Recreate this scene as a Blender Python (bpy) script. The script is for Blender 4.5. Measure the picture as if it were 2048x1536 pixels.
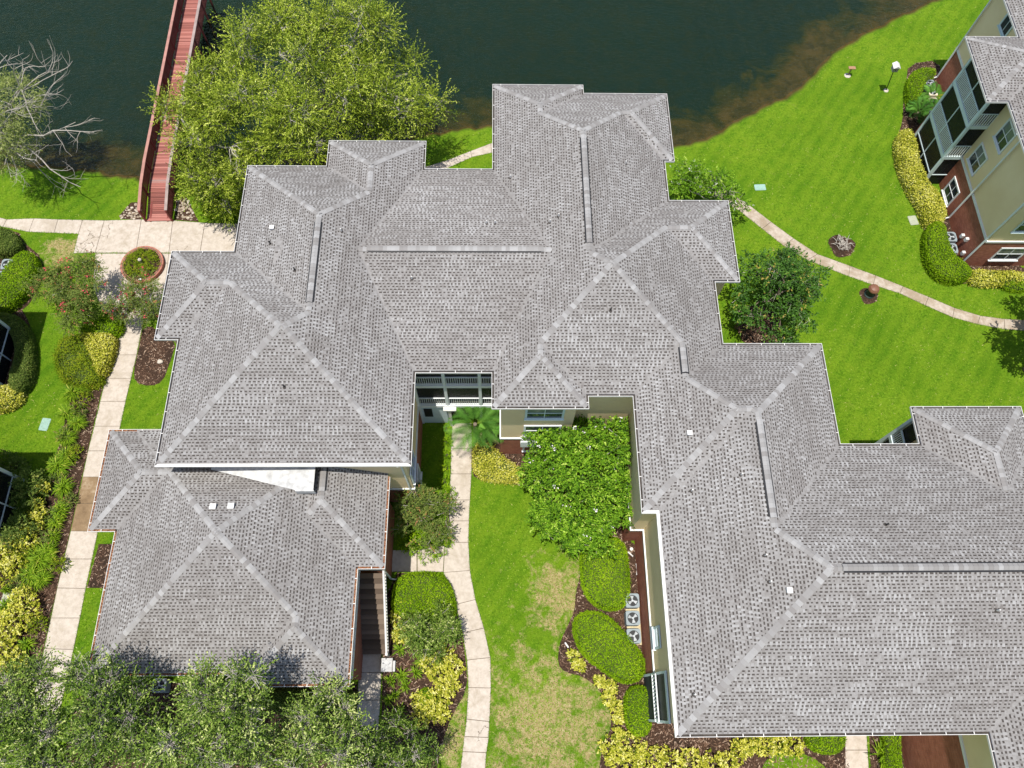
import bpy, bmesh, math, random
import numpy as np
from mathutils import Matrix, Vector

for o in list(bpy.data.objects):
    bpy.data.objects.remove(o)
SC = bpy.context.scene
COL = SC.collection

# ---------------------------------------------------------------- camera
CAM_F, CAM_T, CAM_Y, CAM_R, CAM_H = 1507.5, 0.4016, -0.05, 0.0458, 45.0
def _rot(t, y, r):
    c, s = math.cos, math.sin
    Rx = np.array([[1, 0, 0], [0, c(t), -s(t)], [0, s(t), c(t)]])
    Rz = np.array([[c(y), -s(y), 0], [s(y), c(y), 0], [0, 0, 1]])
    Rr = np.array([[c(r), -s(r), 0], [s(r), c(r), 0], [0, 0, 1]])
    return Rz @ Rx @ Rr
CM = _rot(CAM_T, CAM_Y, CAM_R)
cam = bpy.data.cameras.new('camera')
cam.sensor_width = 36.0
cam.lens = CAM_F / 2048 * 36.0
cam.clip_end = 3000
camo = bpy.data.objects.new('camera', cam)
COL.objects.link(camo)
camo.matrix_world = Matrix([list(CM[0]) + [0], list(CM[1]) + [0], list(CM[2]) + [CAM_H], [0, 0, 0, 1]])
SC.camera = camo

# ---------------------------------------------------------------- sky, sun, exposure
SUN = np.array([-0.105, -0.135, 1.0]); SUN /= np.linalg.norm(SUN)
W = bpy.data.worlds.new('World'); SC.world = W; W.use_nodes = True
wn = W.node_tree.nodes; wl = W.node_tree.links
sky = wn.new('ShaderNodeTexSky'); sky.sky_type = 'NISHITA'; sky.sun_disc = False
sky.sun_elevation = math.asin(SUN[2]); sky.sun_rotation = math.atan2(SUN[0], SUN[1])
sky.air_density = 1.0; sky.dust_density = 1.2
wn['Background'].inputs[1].default_value = 0.125
wl.new(sky.outputs[0], wn['Background'].inputs[0])
sl = bpy.data.lights.new('sun', 'SUN'); sl.energy = 5.0; sl.angle = math.radians(0.55); sl.color = (1.0, 0.955, 0.88)
so = bpy.data.objects.new('sun', sl); COL.objects.link(so)
so.rotation_euler = Vector(-SUN).to_track_quat('-Z', 'Y').to_euler(); so.location = (0, 0, 60)
SC.view_settings.view_transform = 'Standard'; SC.view_settings.look = 'None'
SC.view_settings.gamma = 1.0; SC.view_settings.exposure = 0.20
SC.view_settings.use_curve_mapping = False

SC.cycles.max_bounces = 6; SC.cycles.diffuse_bounces = 3; SC.cycles.glossy_bounces = 2
SC.cycles.transmission_bounces = 2; SC.cycles.transparent_max_bounces = 8

# ---------------------------------------------------------------- helpers
ORG = {}
RNG = np.random.default_rng(7)
random.seed(7)
def G(px, py, z=0.0):
    """the point at height z that the survey picked at photo position px, py"""
    d = CM @ np.array([(px - 1024) / CAM_F, -(py - 768) / CAM_F, -1.0])
    t = (z - CAM_H) / d[2]
    return np.array([d[0] * t, d[1] * t, z])
def GL(pts, z=0.0):
    return [tuple(G(a, b, z)[:2]) for a, b in pts]

def tag(o, label=None, cat=None, group=None, kind=None):
    if label: o['label'] = label
    if cat: o['category'] = cat
    if group: o['group'] = group
    if kind: o['kind'] = kind
    return o
def thing(name, loc, label, cat, group=None):
    o = bpy.data.objects.new(name, None); o.empty_display_size = 0.3
    o.location = loc; COL.objects.link(o)
    ORG[o.name] = np.array([float(c) for c in loc])
    return tag(o, label, cat, group)
def org(o):
    while o is not None:
        if o.name in ORG: return ORG[o.name]
        o = o.parent
    return np.zeros(3)

def mesh(name, V, F, mats=None, mi=None, tint=None, smooth=False):
    V = np.asarray(V, dtype=np.float32).reshape(-1, 3)
    me = bpy.data.meshes.new(name)
    if isinstance(F, np.ndarray):
        n, k = F.shape
        me.vertices.add(len(V)); me.vertices.foreach_set('co', V.ravel())
        me.loops.add(n * k); me.loops.foreach_set('vertex_index', F.astype(np.int32).ravel())
        me.polygons.add(n)
        me.polygons.foreach_set('loop_start', np.arange(0, n * k, k, dtype=np.int32))
        me.update(calc_edges=True)
        if not smooth: me.shade_flat()
    else:
        me.from_pydata(V.tolist(), [], [list(f) for f in F])
    if mats is not None:
        for m in (mats if isinstance(mats, (list, tuple)) else [mats]): me.materials.append(m)
    if mi is not None:
        me.polygons.foreach_set('material_index', np.asarray(mi, dtype=np.int32))
    if tint is not None:
        a = me.attributes.new('tint', 'FLOAT', 'FACE'); a.data.foreach_set('value', np.asarray(tint, dtype=np.float32))
    if smooth:
        me.polygons.foreach_set('use_smooth', np.ones(len(me.polygons), dtype=bool))
    me.update()
    return me
def obj(name, me, parent=None, loc=None):
    o = bpy.data.objects.new(name, me); COL.objects.link(o)
    if parent is not None: o.parent = parent
    if loc is not None: o.location = loc
    return o
def part(name, V, F, mat, parent, **kw):
    """V in world coordinates; the mesh is stored relative to its thing's base"""
    V = np.asarray(V, dtype=np.float64).reshape(-1, 3) - org(parent)
    return obj(name, mesh(name, V, F, mat, **kw), parent)
def top(name, V, F, mat, label=None, cat=None, group=None, kind=None, base=None, **kw):
    """a thing that is one mesh, its origin at its base"""
    V = np.asarray(V, dtype=np.float64).reshape(-1, 3)
    if base is None:
        base = np.array([V[:, 0].mean(), V[:, 1].mean(), V[:, 2].min()])
    o = obj(name, mesh(name, V - base, F, mat, **kw), None, base)
    ORG[o.name] = np.array([float(c) for c in base])
    return tag(o, label, cat, group, kind)

class MB:
    """collects boxes, prisms, tubes and quads into one mesh"""
    def __init__(s): s.V = []; s.F = []
    def add(s, V, F):
        n = len(s.V); s.V += [tuple(map(float, v)) for v in V]; s.F += [tuple(i + n for i in f) for f in F]; return s
    def box(s, x0, x1, y0, y1, z0, z1):
        return s.add([(x0,y0,z0),(x1,y0,z0),(x1,y1,z0),(x0,y1,z0),(x0,y0,z1),(x1,y0,z1),(x1,y1,z1),(x0,y1,z1)],
                     [(3,2,1,0),(4,5,6,7),(0,1,5,4),(1,2,6,5),(2,3,7,6),(3,0,4,7)])
    def obox(s, c, u, v, w, a, b, d):
        """box centred at c, half sizes a b d along unit vectors u v w"""
        c, u, v, w = (np.asarray(q, float) for q in (c, u, v, w)); P = []
        for k in (-1, 1):
            for i, j in ((-1,-1),(1,-1),(1,1),(-1,1)): P.append(c + u*a*i + v*b*j + w*d*k)
        return s.add(P, [(3,2,1,0),(4,5,6,7),(0,1,5,4),(1,2,6,5),(2,3,7,6),(3,0,4,7)])
    def bar(s, p, q, w, h=None):
        p, q = np.asarray(p, float), np.asarray(q, float); h = h or w
        u = q - p; L = np.linalg.norm(u); u = u / L
        r = np.cross(u, (0, 0, 1.0))
        if np.linalg.norm(r) < 1e-4: r = np.array([1.0, 0, 0])
        r /= np.linalg.norm(r); t = np.cross(r, u)
        return s.obox((p + q) / 2, u, r, t, L / 2, w / 2, h / 2)
    def prism(s, poly, z0, z1):
        n = len(poly); a = sum(poly[i][0]*poly[(i+1)%n][1]-poly[(i+1)%n][0]*poly[i][1] for i in range(n))
        if a < 0: poly = poly[::-1]
        return s.add([(x, y, z0) for x, y in poly] + [(x, y, z1) for x, y in poly],
                     [tuple(range(n))[::-1], tuple(range(n, 2*n))] + [(i, (i+1)%n, n+(i+1)%n, n+i) for i in range(n)])
    def tube(s, pts, rad, n=8, cap=True):
        pts = [np.asarray(p, float) for p in pts]; m = len(pts)
        rad = [rad]*m if np.isscalar(rad) else rad; V = []; F = []
        for i, p in enumerate(pts):
            d = pts[min(i+1, m-1)] - pts[max(i-1, 0)]; d /= (np.linalg.norm(d) + 1e-9)
            a = np.cross(d, (0.13, 0.27, 1.0)) if abs(d[2]) < 0.9 else np.cross(d, (1.0, 0.1, 0))
            a /= np.linalg.norm(a); b = np.cross(d, a)
            for k in range(n):
                t = 2*math.pi*k/n; V.append(p + rad[i]*(a*math.cos(t) + b*math.sin(t)))
        for i in range(m-1):
            for k in range(n):
                F.append((i*n+k, i*n+(k+1)%n, (i+1)*n+(k+1)%n, (i+1)*n+k))
        if cap: F += [tuple(range(n))[::-1], tuple(range((m-1)*n, m*n))]
        return s.add(V, F)
    def lathe(s, c, prof, n=24):
        c = np.asarray(c, float); V = []; F = []
        for r, z in prof:
            for k in range(n):
                t = 2*math.pi*k/n; V.append(c + (r*math.cos(t), r*math.sin(t), z))
        for i in range(len(prof)-1):
            for k in range(n): F.append((i*n+k, i*n+(k+1)%n, (i+1)*n+(k+1)%n, (i+1)*n+k))
        F += [tuple(range(n))[::-1], tuple(range((len(prof)-1)*n, len(prof)*n))]
        return s.add(V, F)
    def part(s, name, mat, parent, **kw): return part(name, s.V, s.F, mat, parent, **kw)
    def top(s, name, mat, label=None, cat=None, **kw): return top(name, s.V, s.F, mat, label, cat, **kw)

def pip(poly, X, Y):
    """points inside polygon, vectorised"""
    ins = np.zeros(X.shape, bool); n = len(poly)
    for i in range(n):
        x0, y0 = poly[i]; x1, y1 = poly[(i+1) % n]
        if y0 == y1: continue
        c = (y0 > Y) != (y1 > Y)
        ins ^= c & (X < (x1 - x0) * (Y - y0) / (y1 - y0) + x0)
    return ins
def inset(poly, d):
    """move every edge of a clockwise rectilinear polygon inwards by d"""
    n = len(poly); out = []
    for i in range(n):
        p, a, b = np.array(poly[i-1]), np.array(poly[i]), np.array(poly[(i+1) % n])
        e1 = (a-p)/np.linalg.norm(a-p); e2 = (b-a)/np.linalg.norm(b-a)
        n1 = np.array([e1[1], -e1[0]]); n2 = np.array([e2[1], -e2[0]])
        A = np.array([n1, n2]); bb = np.array([n1 @ a + d, n2 @ a + d])
        out.append(tuple(np.linalg.solve(A, bb)) if abs(np.linalg.det(A)) > 1e-6 else tuple(a + n1*d))
    return out
def smooth_poly(P, it=2):
    P = [np.array(p) for p in P]
    for _ in range(it):
        Q = []
        for i in range(len(P)):
            a, b = P[i], P[(i+1) % len(P)]
            Q += [a*.75 + b*.25, a*.25 + b*.75]
        P = Q
    return [tuple(p) for p in P]

# ---------------------------------------------------------------- materials
MAT = {}
class NT:
    def __init__(s, name):
        s.m = bpy.data.materials.new(name); s.m.use_nodes = True; s.t = s.m.node_tree; s.n = s.t.nodes; s.l = s.t.links
        s.b = s.n['Principled BSDF']; s.out = s.n['Material Output']; MAT[name] = s.m
    def node(s, ty, **kw):
        n = s.n.new(ty)
        for k, v in kw.items():
            if k.startswith('i_'): n.inputs[k[2:].replace('_', ' ')].default_value = v
            else: setattr(n, k, v)
        return n
    def link(s, a, b): s.l.new(a, b)
    def coord(s, kind='Object'): return s.node('ShaderNodeTexCoord').outputs[kind]
    def pos(s): return s.node('ShaderNodeNewGeometry').outputs['Position']
    def noise(s, scale, detail=4, rough=.6, vec=None, dist=0.0, out='Fac'):
        n = s.node('ShaderNodeTexNoise'); n.inputs['Scale'].default_value = scale; n.inputs['Detail'].default_value = detail
        n.inputs['Roughness'].default_value = rough; n.inputs['Distortion'].default_value = dist
        s.link(vec if vec is not None else s.pos(), n.inputs['Vector']); return n.outputs[out]
    def ramp(s, fac, stops, interp='LINEAR'):
        n = s.node('ShaderNodeValToRGB'); n.color_ramp.interpolation = interp; el = n.color_ramp.elements
        while len(el) < len(stops): el.new(0.5)
        for e, (p, c) in zip(el, stops): e.position = p; e.color = (*c, 1) if len(c) == 3 else c
        s.link(fac, n.inputs[0]); return n.outputs[0]
    def mix(s, fac, a, b, mode='MIX'):
        n = s.node('ShaderNodeMix', data_type='RGBA', blend_type=mode)
        for sock, v in ((n.inputs[0], fac), (n.inputs[6], a), (n.inputs[7], b)):
            if hasattr(v, 'is_linked'): s.link(v, sock)
            else: sock.default_value = v if not isinstance(v, tuple) else ((*v, 1) if len(v) == 3 else v)
        return n.outputs[2]
    def math(s, op, a, b=0.0, clamp=False):
        n = s.node('ShaderNodeMath', operation=op, use_clamp=clamp)
        for sock, v in zip(n.inputs, (a, b)):
            if hasattr(v, 'is_linked'): s.link(v, sock)
            else: sock.default_value = v
        return n.outputs[0]
    def attr(s, name): return s.node('ShaderNodeAttribute', attribute_name=name).outputs['Fac']
    def bump(s, h, strength=.3, dist=.05):
        n = s.node('ShaderNodeBump'); n.inputs['Strength'].default_value = strength; n.inputs['Distance'].default_value = dist
        s.link(h, n.inputs['Height']); s.link(n.outputs[0], s.b.inputs['Normal'])
    def color(s, c):
        if hasattr(c, 'is_linked'): s.link(c, s.b.inputs['Base Color'])
        else: s.b.inputs['Base Color'].default_value = (*c, 1)
    def set(s, rough=.8, spec=.3, metal=0.0):
        s.b.inputs['Roughness'].default_value = rough; s.b.inputs['Specular IOR Level'].default_value = spec; s.b.inputs['Metallic'].default_value = metal
        return s.m
def plain(name, c, rough=.7, var=.12, scale=6.0, spec=.3, metal=0.0, bump=0.0):
    t = NT(name); f = t.noise(scale, 5)
    lo = tuple(x*(1-var) for x in c); hi = tuple(min(1, x*(1+var)) for x in c)
    t.color(t.ramp(f, [(.3, lo), (.7, hi)]))
    if bump: t.bump(t.noise(scale*6, 3), bump, .02)
    return t.set(rough, spec, metal)
def leafmat(name, stops, rough=.6, trans=.25, spec=.10):
    """leaf: colour of its own per leaf from the tint attribute, a bit translucent"""
    t = NT(name); a = t.attr('tint')
    c = t.ramp(a, stops); t.color(c); t.set(rough, spec)
    tr = t.node('ShaderNodeBsdfTranslucent'); t.link(t.mix(0.5, c, (.30, .48, .02)), tr.inputs[0])
    mx = t.node('ShaderNodeMixShader'); mx.inputs[0].default_value = trans
    t.link(t.b.outputs[0], mx.inputs[1]); t.link(tr.outputs[0], mx.inputs[2]); t.link(mx.outputs[0], t.out.inputs[0])
    return t.m
# ================================================================ materials of the place
def _mats():
    # --- lawn and lake bed on one sheet
    t = NT('ground'); p = t.pos()
    n1 = t.noise(5.5, 8, .85, p); n2 = t.noise(1.3, 4, .6, p); n3 = t.noise(.22, 3, .5, p)
    c = t.ramp(n1, [(.36, (.030, .085, .003)), (.5, (.108, .236, .007)), (.64, (.235, .365, .026))])
    c = t.mix(t.ramp(n2, [(.38, (0, 0, 0)), (.66, (.6, .6, .6))]), c, (.205, .305, .018))
    c = t.mix(t.ramp(n3, [(.4, (0, 0, 0)), (.65, (.7, .7, .7))]), c, (.060, .165, .004))
    # mown stripes, faint
    wv = t.node('ShaderNodeTexWave', wave_type='BANDS'); wv.inputs['Scale'].default_value = .33; wv.inputs['Distortion'].default_value = 3.0
    mp = t.node('ShaderNodeMapping'); mp.inputs['Rotation'].default_value = (0, 0, .62); t.link(p, mp.inputs[0]); t.link(mp.outputs[0], wv.inputs[0])
    c = t.mix(t.math('MULTIPLY', wv.outputs[1], .32), c, (.205, .330, .014))
    # dry, yellowed turf where the courtyard lawn has died back
    def near(pt, r):
        v = t.node('ShaderNodeVectorMath', operation='DISTANCE'); t.link(p, v.inputs[0]); v.inputs[1].default_value = pt
        return t.math('SUBTRACT', 1.0, t.math('DIVIDE', v.outputs['Value'], r), True)
    g = t.math('MAXIMUM', near((*G(1090, 1450)[:2], 0), 8.5), t.math('MAXIMUM', near((*G(1125, 1190)[:2], 0), 4.4), t.math('MAXIMUM', near((*G(120, 500)[:2], 0), 2.6), near((*G(905, 1470)[:2], 0), 3.0))))
    dn = t.noise(1.1, 9, .74, p, .4)
    dry = t.ramp(t.math('ADD', t.math('MULTIPLY', g, .46), t.math('MULTIPLY', t.math('SUBTRACT', dn, .5), 1.5)), [(.22, (0, 0, 0)), (.40, (.9, .9, .9))])
    dc = t.ramp(n1, [(.36, (.24, .18, .06)), (.52, (.46, .36, .17)), (.66, (.62, .50, .30))])
    c = t.mix(dry, c, dc)
    # sparse yellowish flecks everywhere
    c = t.mix(t.ramp(t.noise(.6, 5, .7, p), [(.62, (0, 0, 0)), (.8, (.45, .45, .45))]), c, (.33, .33, .07))
    # lake bed: algae mats and sand in the shallows, deep water's scattered dark green painted further out
    sx = t.node('ShaderNodeSeparateXYZ'); t.link(p, sx.inputs[0])
    depth = t.math('MULTIPLY', sx.outputs[2], -1.0)
    an = t.noise(.33, 6, .68, p, .6)
    dd = t.math('ADD', depth, t.math('MULTIPLY', t.math('SUBTRACT', an, .5), 2.4))
    bed = t.ramp(dd, [(.25, (.115, .076, .024)), (.50, (.098, .066, .014)), (.78, (.044, .048, .010)), (1.0, (.010, .030, .020))])
    bn = t.noise(.9, 6, .75, p, .5)
    bed = t.mix(t.ramp(bn, [(.42, (0, 0, 0)), (.66, (.8, .8, .8))]), bed, (.022, .032, .010))
    wet = t.ramp(depth, [(.10, (0, 0, 0)), (.24, (1, 1, 1))])
    c = t.mix(wet, c, bed)
    t.color(c); t.bump(t.math('ADD', t.noise(14, 5, .8, p), t.math('MULTIPLY', t.noise(3.5, 4, .7, p), 2.0)), 1.0, .09); t.set(.9, .1)
    # --- grass blades standing in the lawn
    leafmat('grass_blade', [(0, (.035, .10, .003)), (.5, (.115, .245, .008)), (.85, (.26, .38, .03)), (1, (.50, .46, .16))], .7, .25, .1)
    # --- water
    t = NT('water'); t.n.remove(t.b)
    p = t.pos()
    gl = t.node('ShaderNodeBsdfGlossy'); gl.inputs['Roughness'].default_value = .06; gl.inputs[0].default_value = (.80, .90, .82, 1)
    tr = t.node('ShaderNodeBsdfTransparent'); tr.inputs[0].default_value = (.80, .86, .76, 1)
    fr = t.node('ShaderNodeFresnel'); fr.inputs[0].default_value = 1.33
    mp = t.node('ShaderNodeMapping'); mp.inputs['Scale'].default_value = (1, 2.3, 1); mp.inputs['Rotation'].default_value = (0, 0, .5); t.link(p, mp.inputs[0])
    h = t.math('ADD', t.noise(2.6, 6, .62, mp.outputs[0], .4), t.math('MULTIPLY', t.noise(.4, 3, .5, p), .9))
    bp = t.node('ShaderNodeBump'); bp.inputs['Strength'].default_value = .5; bp.inputs['Distance'].default_value = .16; t.link(h, bp.inputs['Height'])
    t.link(bp.outputs[0], gl.inputs['Normal']); t.link(bp.outputs[0], fr.inputs['Normal'])
    mx = t.node('ShaderNodeMixShader'); t.link(fr.outputs[0], mx.inputs[0]); t.link(tr.outputs[0], mx.inputs[1]); t.link(gl.outputs[0], mx.inputs[2])
    t.link(mx.outputs[0], t.out.inputs[0])
    # --- roof
    t = NT('shingle'); a = t.attr('tint'); p = t.pos()
    c = t.ramp(a, [(0, (.160, .147, .139)), (.40, (.238, .227, .219)), (.7, (.312, .305, .300)), (1, (.385, .382, .379))])
    c = t.mix(t.ramp(t.noise(30, 4, .7, p), [(.35, (0, 0, 0)), (.7, (.3, .3, .3))]), c, (.20, .187, .178))
    c = t.mix(t.ramp(t.noise(.16, 5, .65, p), [(.38, (0, 0, 0)), (.70, (.42, .42, .42))]), c, (.165, .152, .142))
    t.color(c); t.bump(t.noise(60, 3, .6, p), .4, .01); t.set(.95, .12)
    t = NT('shingle_band'); t.color(t.ramp(t.noise(5, 4, .7), [(.3, (.050, .043, .039)), (.7, (.092, .082, .075))])); t.set(.95, .1)
    t = NT('shingle_bed'); p = t.pos()
    c = t.ramp(t.noise(4.5, 6, .8, p), [(.3, (.20, .188, .179)), (.7, (.325, .317, .310))])
    c = t.mix(t.ramp(t.noise(.16, 5, .65, p), [(.38, (0, 0, 0)), (.70, (.42, .42, .42))]), c, (.165, .152, .142))
    t.color(c); t.set(.95, .12)
    t = NT('ridge_cap'); oi = t.node('ShaderNodeObjectInfo').outputs['Random']
    c = t.ramp(oi, [(0, (.225, .213, .205)), (.5, (.283, .276, .270)), (1, (.370, .366, .362))])
    c = t.mix(t.ramp(t.noise(34, 4, .7), [(.35, (0, 0, 0)), (.7, (.3, .3, .3))]), c, (.21, .198, .190)); t.color(c); t.set(.95, .12)
    t = NT('ridge_cap_more'); a = t.attr('tint')
    c = t.ramp(a, [(0, (.225, .213, .205)), (.5, (.283, .276, .270)), (1, (.370, .366, .362))])
    c = t.mix(t.ramp(t.noise(34, 4, .7), [(.35, (0, 0, 0)), (.7, (.3, .3, .3))]), c, (.21, .198, .190)); t.color(c); t.set(.95, .12)
    plain('dark_metal', (.022, .022, .024), .5, .2)
    plain('white_metal', (.66, .645, .615), .45, .06, 3, .4)
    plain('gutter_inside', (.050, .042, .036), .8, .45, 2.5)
    plain('white_trim', (.74, .765, .76), .55, .06, 2)
    plain('blue_trim', (.60, .70, .715), .55, .06, 2)
    plain('membrane', (.46, .46, .45), .7, .3, 2.5)
    # --- walls
    t = NT('stucco'); p = t.pos(); sx = t.node('ShaderNodeSeparateXYZ'); t.link(p, sx.inputs[0])
    c = t.ramp(t.noise(.5, 5, .6, p), [(.3, (.80, .62, .375)), (.7, (.87, .70, .445))]); t.color(c)
    lap = t.math('FRACT', t.math('MULTIPLY', sx.outputs[2], 6.2)); t.bump(lap, .5, .012); t.set(.85, .2)
    t = NT('brick'); g = t.node('ShaderNodeNewGeometry'); sx = t.node('ShaderNodeSeparateXYZ'); t.link(g.outputs['Position'], sx.inputs[0])
    cb = t.node('ShaderNodeCombineXYZ'); t.link(t.math('ADD', sx.outputs[0], sx.outputs[1]), cb.inputs[0]); t.link(sx.outputs[2], cb.inputs[1])
    br = t.node('ShaderNodeTexBrick'); t.link(cb.outputs[0], br.inputs['Vector'])
    br.inputs['Scale'].default_value = 1.0; br.inputs['Brick Width'].default_value = .205; br.inputs['Row Height'].default_value = .072
    br.inputs['Mortar Size'].default_value = .007; br.inputs['Color1'].default_value = (.33, .105, .062, 1); br.inputs['Color2'].default_value = (.46, .170, .105, 1); br.inputs['Mortar'].default_value = (.20, .13, .10, 1)
    c = t.mix(t.ramp(t.noise(1.6, 5, .7), [(.4, (0, 0, 0)), (.75, (.35, .35, .35))]), br.outputs[0], (.10, .035, .022)); t.color(c); t.bump(t.math('SUBTRACT', 1.0, br.outputs['Fac']), .5, .01); t.set(.9, .2)
    plain('planter_brick', (.36, .145, .105), .9, .25, 5, .2, bump=.3)
    t = NT('glass'); t.color((.030, .042, .048)); t.set(.05, .6)
    t = NT('blind_glass'); t.color(t.ramp(t.noise(3, 3, .5), [(.3, (.13, .16, .15)), (.7, (.19, .22, .20))])); t.set(.12, .5)
    t = NT('screen'); t.color((.012, .015, .016)); t.set(.5, .3)
    tp = t.node('ShaderNodeBsdfTransparent'); mx = t.node('ShaderNodeMixShader'); mx.inputs[0].default_value = .30
    t.link(t.b.outputs[0], mx.inputs[1]); t.link(tp.outputs[0], mx.inputs[2]); t.link(mx.outputs[0], t.out.inputs[0])
    plain('slate_screen', (.040, .048, .052), .7, .25, 3)
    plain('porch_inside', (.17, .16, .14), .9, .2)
    # --- paving
    t = NT('concrete'); p = t.pos(); oi = t.node('ShaderNodeObjectInfo').outputs['Random']
    c = t.ramp(t.noise(3.2, 6, .75, p), [(.28, (.36, .305, .245)), (.55, (.495, .435, .370)), (.8, (.565, .505, .435))])
    c = t.mix(t.ramp(t.noise(.75, 6, .72, p, .5), [(.50, (0, 0, 0)), (.68, (.6, .6, .6))]), c, (.30, .245, .175))
    c = t.mix(t.math('MULTIPLY', oi, .22), c, (.40, .36, .30))
    vo = t.node('ShaderNodeTexVoronoi', feature='DISTANCE_TO_EDGE'); vo.inputs['Scale'].default_value = .42; wp = t.node('ShaderNodeVectorMath', operation='ADD'); t.link(p, wp.inputs[0]); t.link(t.noise(1.7, 4, .6, p, out='Color'), wp.inputs[1]); t.link(wp.outputs[0], vo.inputs['Vector'])
    ck = t.math('MULTIPLY', t.math('LESS_THAN', vo.outputs[0], .008), t.math('GREATER_THAN', t.noise(.23, 2, .5, p), .60))
    c = t.mix(t.math('MULTIPLY', ck, .75), c, (.10, .075, .05))
    t.color(c); t.bump(t.noise(40, 4, .7, p), .25, .01); t.set(.92, .15)
    t = NT('concrete_wet'); p = t.pos()
    c = t.ramp(t.noise(1.1, 5, .7, p), [(.3, (.13, .080, .036)), (.55, (.22, .145, .075)), (.75, (.38, .30, .20))]); t.color(c); t.set(.6, .3)
    t = NT('concrete_old'); p = t.pos(); oi = t.node('ShaderNodeObjectInfo').outputs['Random']
    c = t.ramp(t.noise(3.0, 6, .75, p), [(.28, (.30, .24, .18)), (.6, (.45, .39, .32)), (.8, (.53, .47, .405))])
    c = t.mix(t.ramp(t.noise(.8, 6, .75, p, .4), [(.44, (0, 0, 0)), (.58, (.75, .75, .75))]), c, (.27, .205, .135))
    vo = t.node('ShaderNodeTexVoronoi', feature='DISTANCE_TO_EDGE'); vo.inputs['Scale'].default_value = .42; wp = t.node('ShaderNodeVectorMath', operation='ADD'); t.link(p, wp.inputs[0]); t.link(t.noise(1.7, 4, .6, p, out='Color'), wp.inputs[1]); t.link(wp.outputs[0], vo.inputs['Vector'])
    ck = t.math('MULTIPLY', t.math('LESS_THAN', vo.outputs[0], .008), t.math('GREATER_THAN', t.noise(.23, 2, .5, p), .60))
    c = t.mix(t.math('MULTIPLY', ck, .75), c, (.10, .075, .05))
    t.color(c); t.bump(t.noise(40, 4, .7, p), .25, .01); t.set(.92, .15)
    plain('joint', (.13, .10, .07), .95, .25)
    t = NT('dark_step'); oi = t.node('ShaderNodeObjectInfo').outputs['Random']; t.color(t.ramp(oi, [(0, (.07, .05, .036)), (1, (.19, .145, .11))])); t.set(.9, .2)
    # --- earth
    t = NT('mulch'); p = t.pos()
    v = t.node('ShaderNodeTexVoronoi'); v.inputs['Scale'].default_value = 16; t.link(p, v.inputs['Vector'])
    c = t.ramp(t.noise(11, 6, .8, p), [(.3, (.018, .010, .007)), (.5, (.070, .040, .026)), (.68, (.170, .100, .068)), (.8, (.30, .20, .15))])
    c = t.mix(t.ramp(t.noise(.55, 4, .6, p), [(.4, (0, 0, 0)), (.65, (.85, .85, .85))]), c, (.034, .023, .017))
    t.color(c); t.bump(t.math('ADD', v.outputs[0], t.noise(22, 5, .8, p)), 1.0, .05); t.set(.95, .1)
    t = NT('mulch_chip'); a = t.attr('tint'); t.color(t.ramp(a, [(0, (.05, .03, .02)), (.6, (.20, .12, .08)), (1, (.42, .32, .24))])); t.set(.9, .1)
    t = NT('stone'); a = t.attr('tint'); t.color(t.ramp(a, [(0, (.26, .20, .14)), (.6, (.47, .40, .31)), (1, (.62, .56, .47))])); t.set(.9, .15)
    # --- bridge
    t = NT('red_wood'); p = t.pos(); oi = t.node('ShaderNodeObjectInfo').outputs['Random']
    c = t.ramp(oi, [(0, (.190, .068, .056)), (.5, (.315, .116, .094)), (.9, (.42, .180, .150)), (1, (.24, .19, .175))])
    mp = t.node('ShaderNodeMapping'); mp.inputs['Scale'].default_value = (1.5, 9, 1); t.link(p, mp.inputs[0])
    c = t.mix(t.ramp(t.noise(2.2, 6, .75, mp.outputs[0]), [(.56, (0, 0, 0)), (.72, (.7, .7, .7))]), c, (.15, .085, .075)); t.color(c); t.set(.8, .2)
    plain('red_rail', (.165, .040, .034), .8, .2, 2)
    plain('red_cap', (.36, .185, .150), .8, .2, 2)
    plain('grey_rail', (.30, .235, .215), .8, .2, 2)
    # --- small things
    plain('unit_case', (.24, .285, .30), .6, .1, 4)
    plain('unit_case_old', (.66, .58, .44), .6, .15, 4)
    plain('unit_dark', (.018, .020, .022), .5, .2)
    plain('fan_blade', (.42, .45, .46), .45, .1, 3)
    plain('pad', (.50, .43, .27), .9, .2, 3)
    plain('cover_green', (.26, .40, .34), .7, .12, 3)
    plain('cover_grey', (.34, .36, .27), .7, .12, 3)
    plain('pipe_white', (.62, .61, .59), .4, .04)
    plain('bronze', (.19, .085, .050), .5, .2, 4, .4)
    plain('dark_green', (.024, .045, .034), .5, .2, 4, .4)
    plain('wood', (.33, .19, .11), .8, .2, 8)
    plain('box_grey', (.36, .34, .31), .6, .1)
    plain('box_dark', (.10, .09, .085), .6, .1)
    # --- plants
    plain('bark', (.155, .125, .095), .95, .3, 9, .1, bump=.5)
    plain('bark_pale', (.42, .385, .335), .95, .2, 9, .1, bump=.4)
    leafmat('leaf_oak', [(0, (.022, .045, .004)), (.4, (.150, .215, .014)), (.75, (.330, .405, .036)), (1, (.60, .65, .15))], trans=.10)
    leafmat('leaf_dry', [(0, (.09, .13, .03)), (.6, (.30, .35, .10)), (1, (.52, .53, .24))])
    leafmat('leaf_holly', [(0, (.014, .034, .005)), (.4, (.090, .155, .020)), (.75, (.220, .310, .050)), (1, (.54, .58, .22))], trans=.10)
    leafmat('leaf_magnolia', [(0, (.016, .050, .005)), (.6, (.052, .135, .013)), (.92, (.115, .225, .026)), (1, (.30, .24, .05))], .5, .10, .25)
    leafmat('leaf_crape', [(0, (.018, .055, .004)), (.45, (.100, .225, .010)), (.85, (.225, .390, .022)), (1, (.42, .55, .10))], .6, .12, .12)
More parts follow.
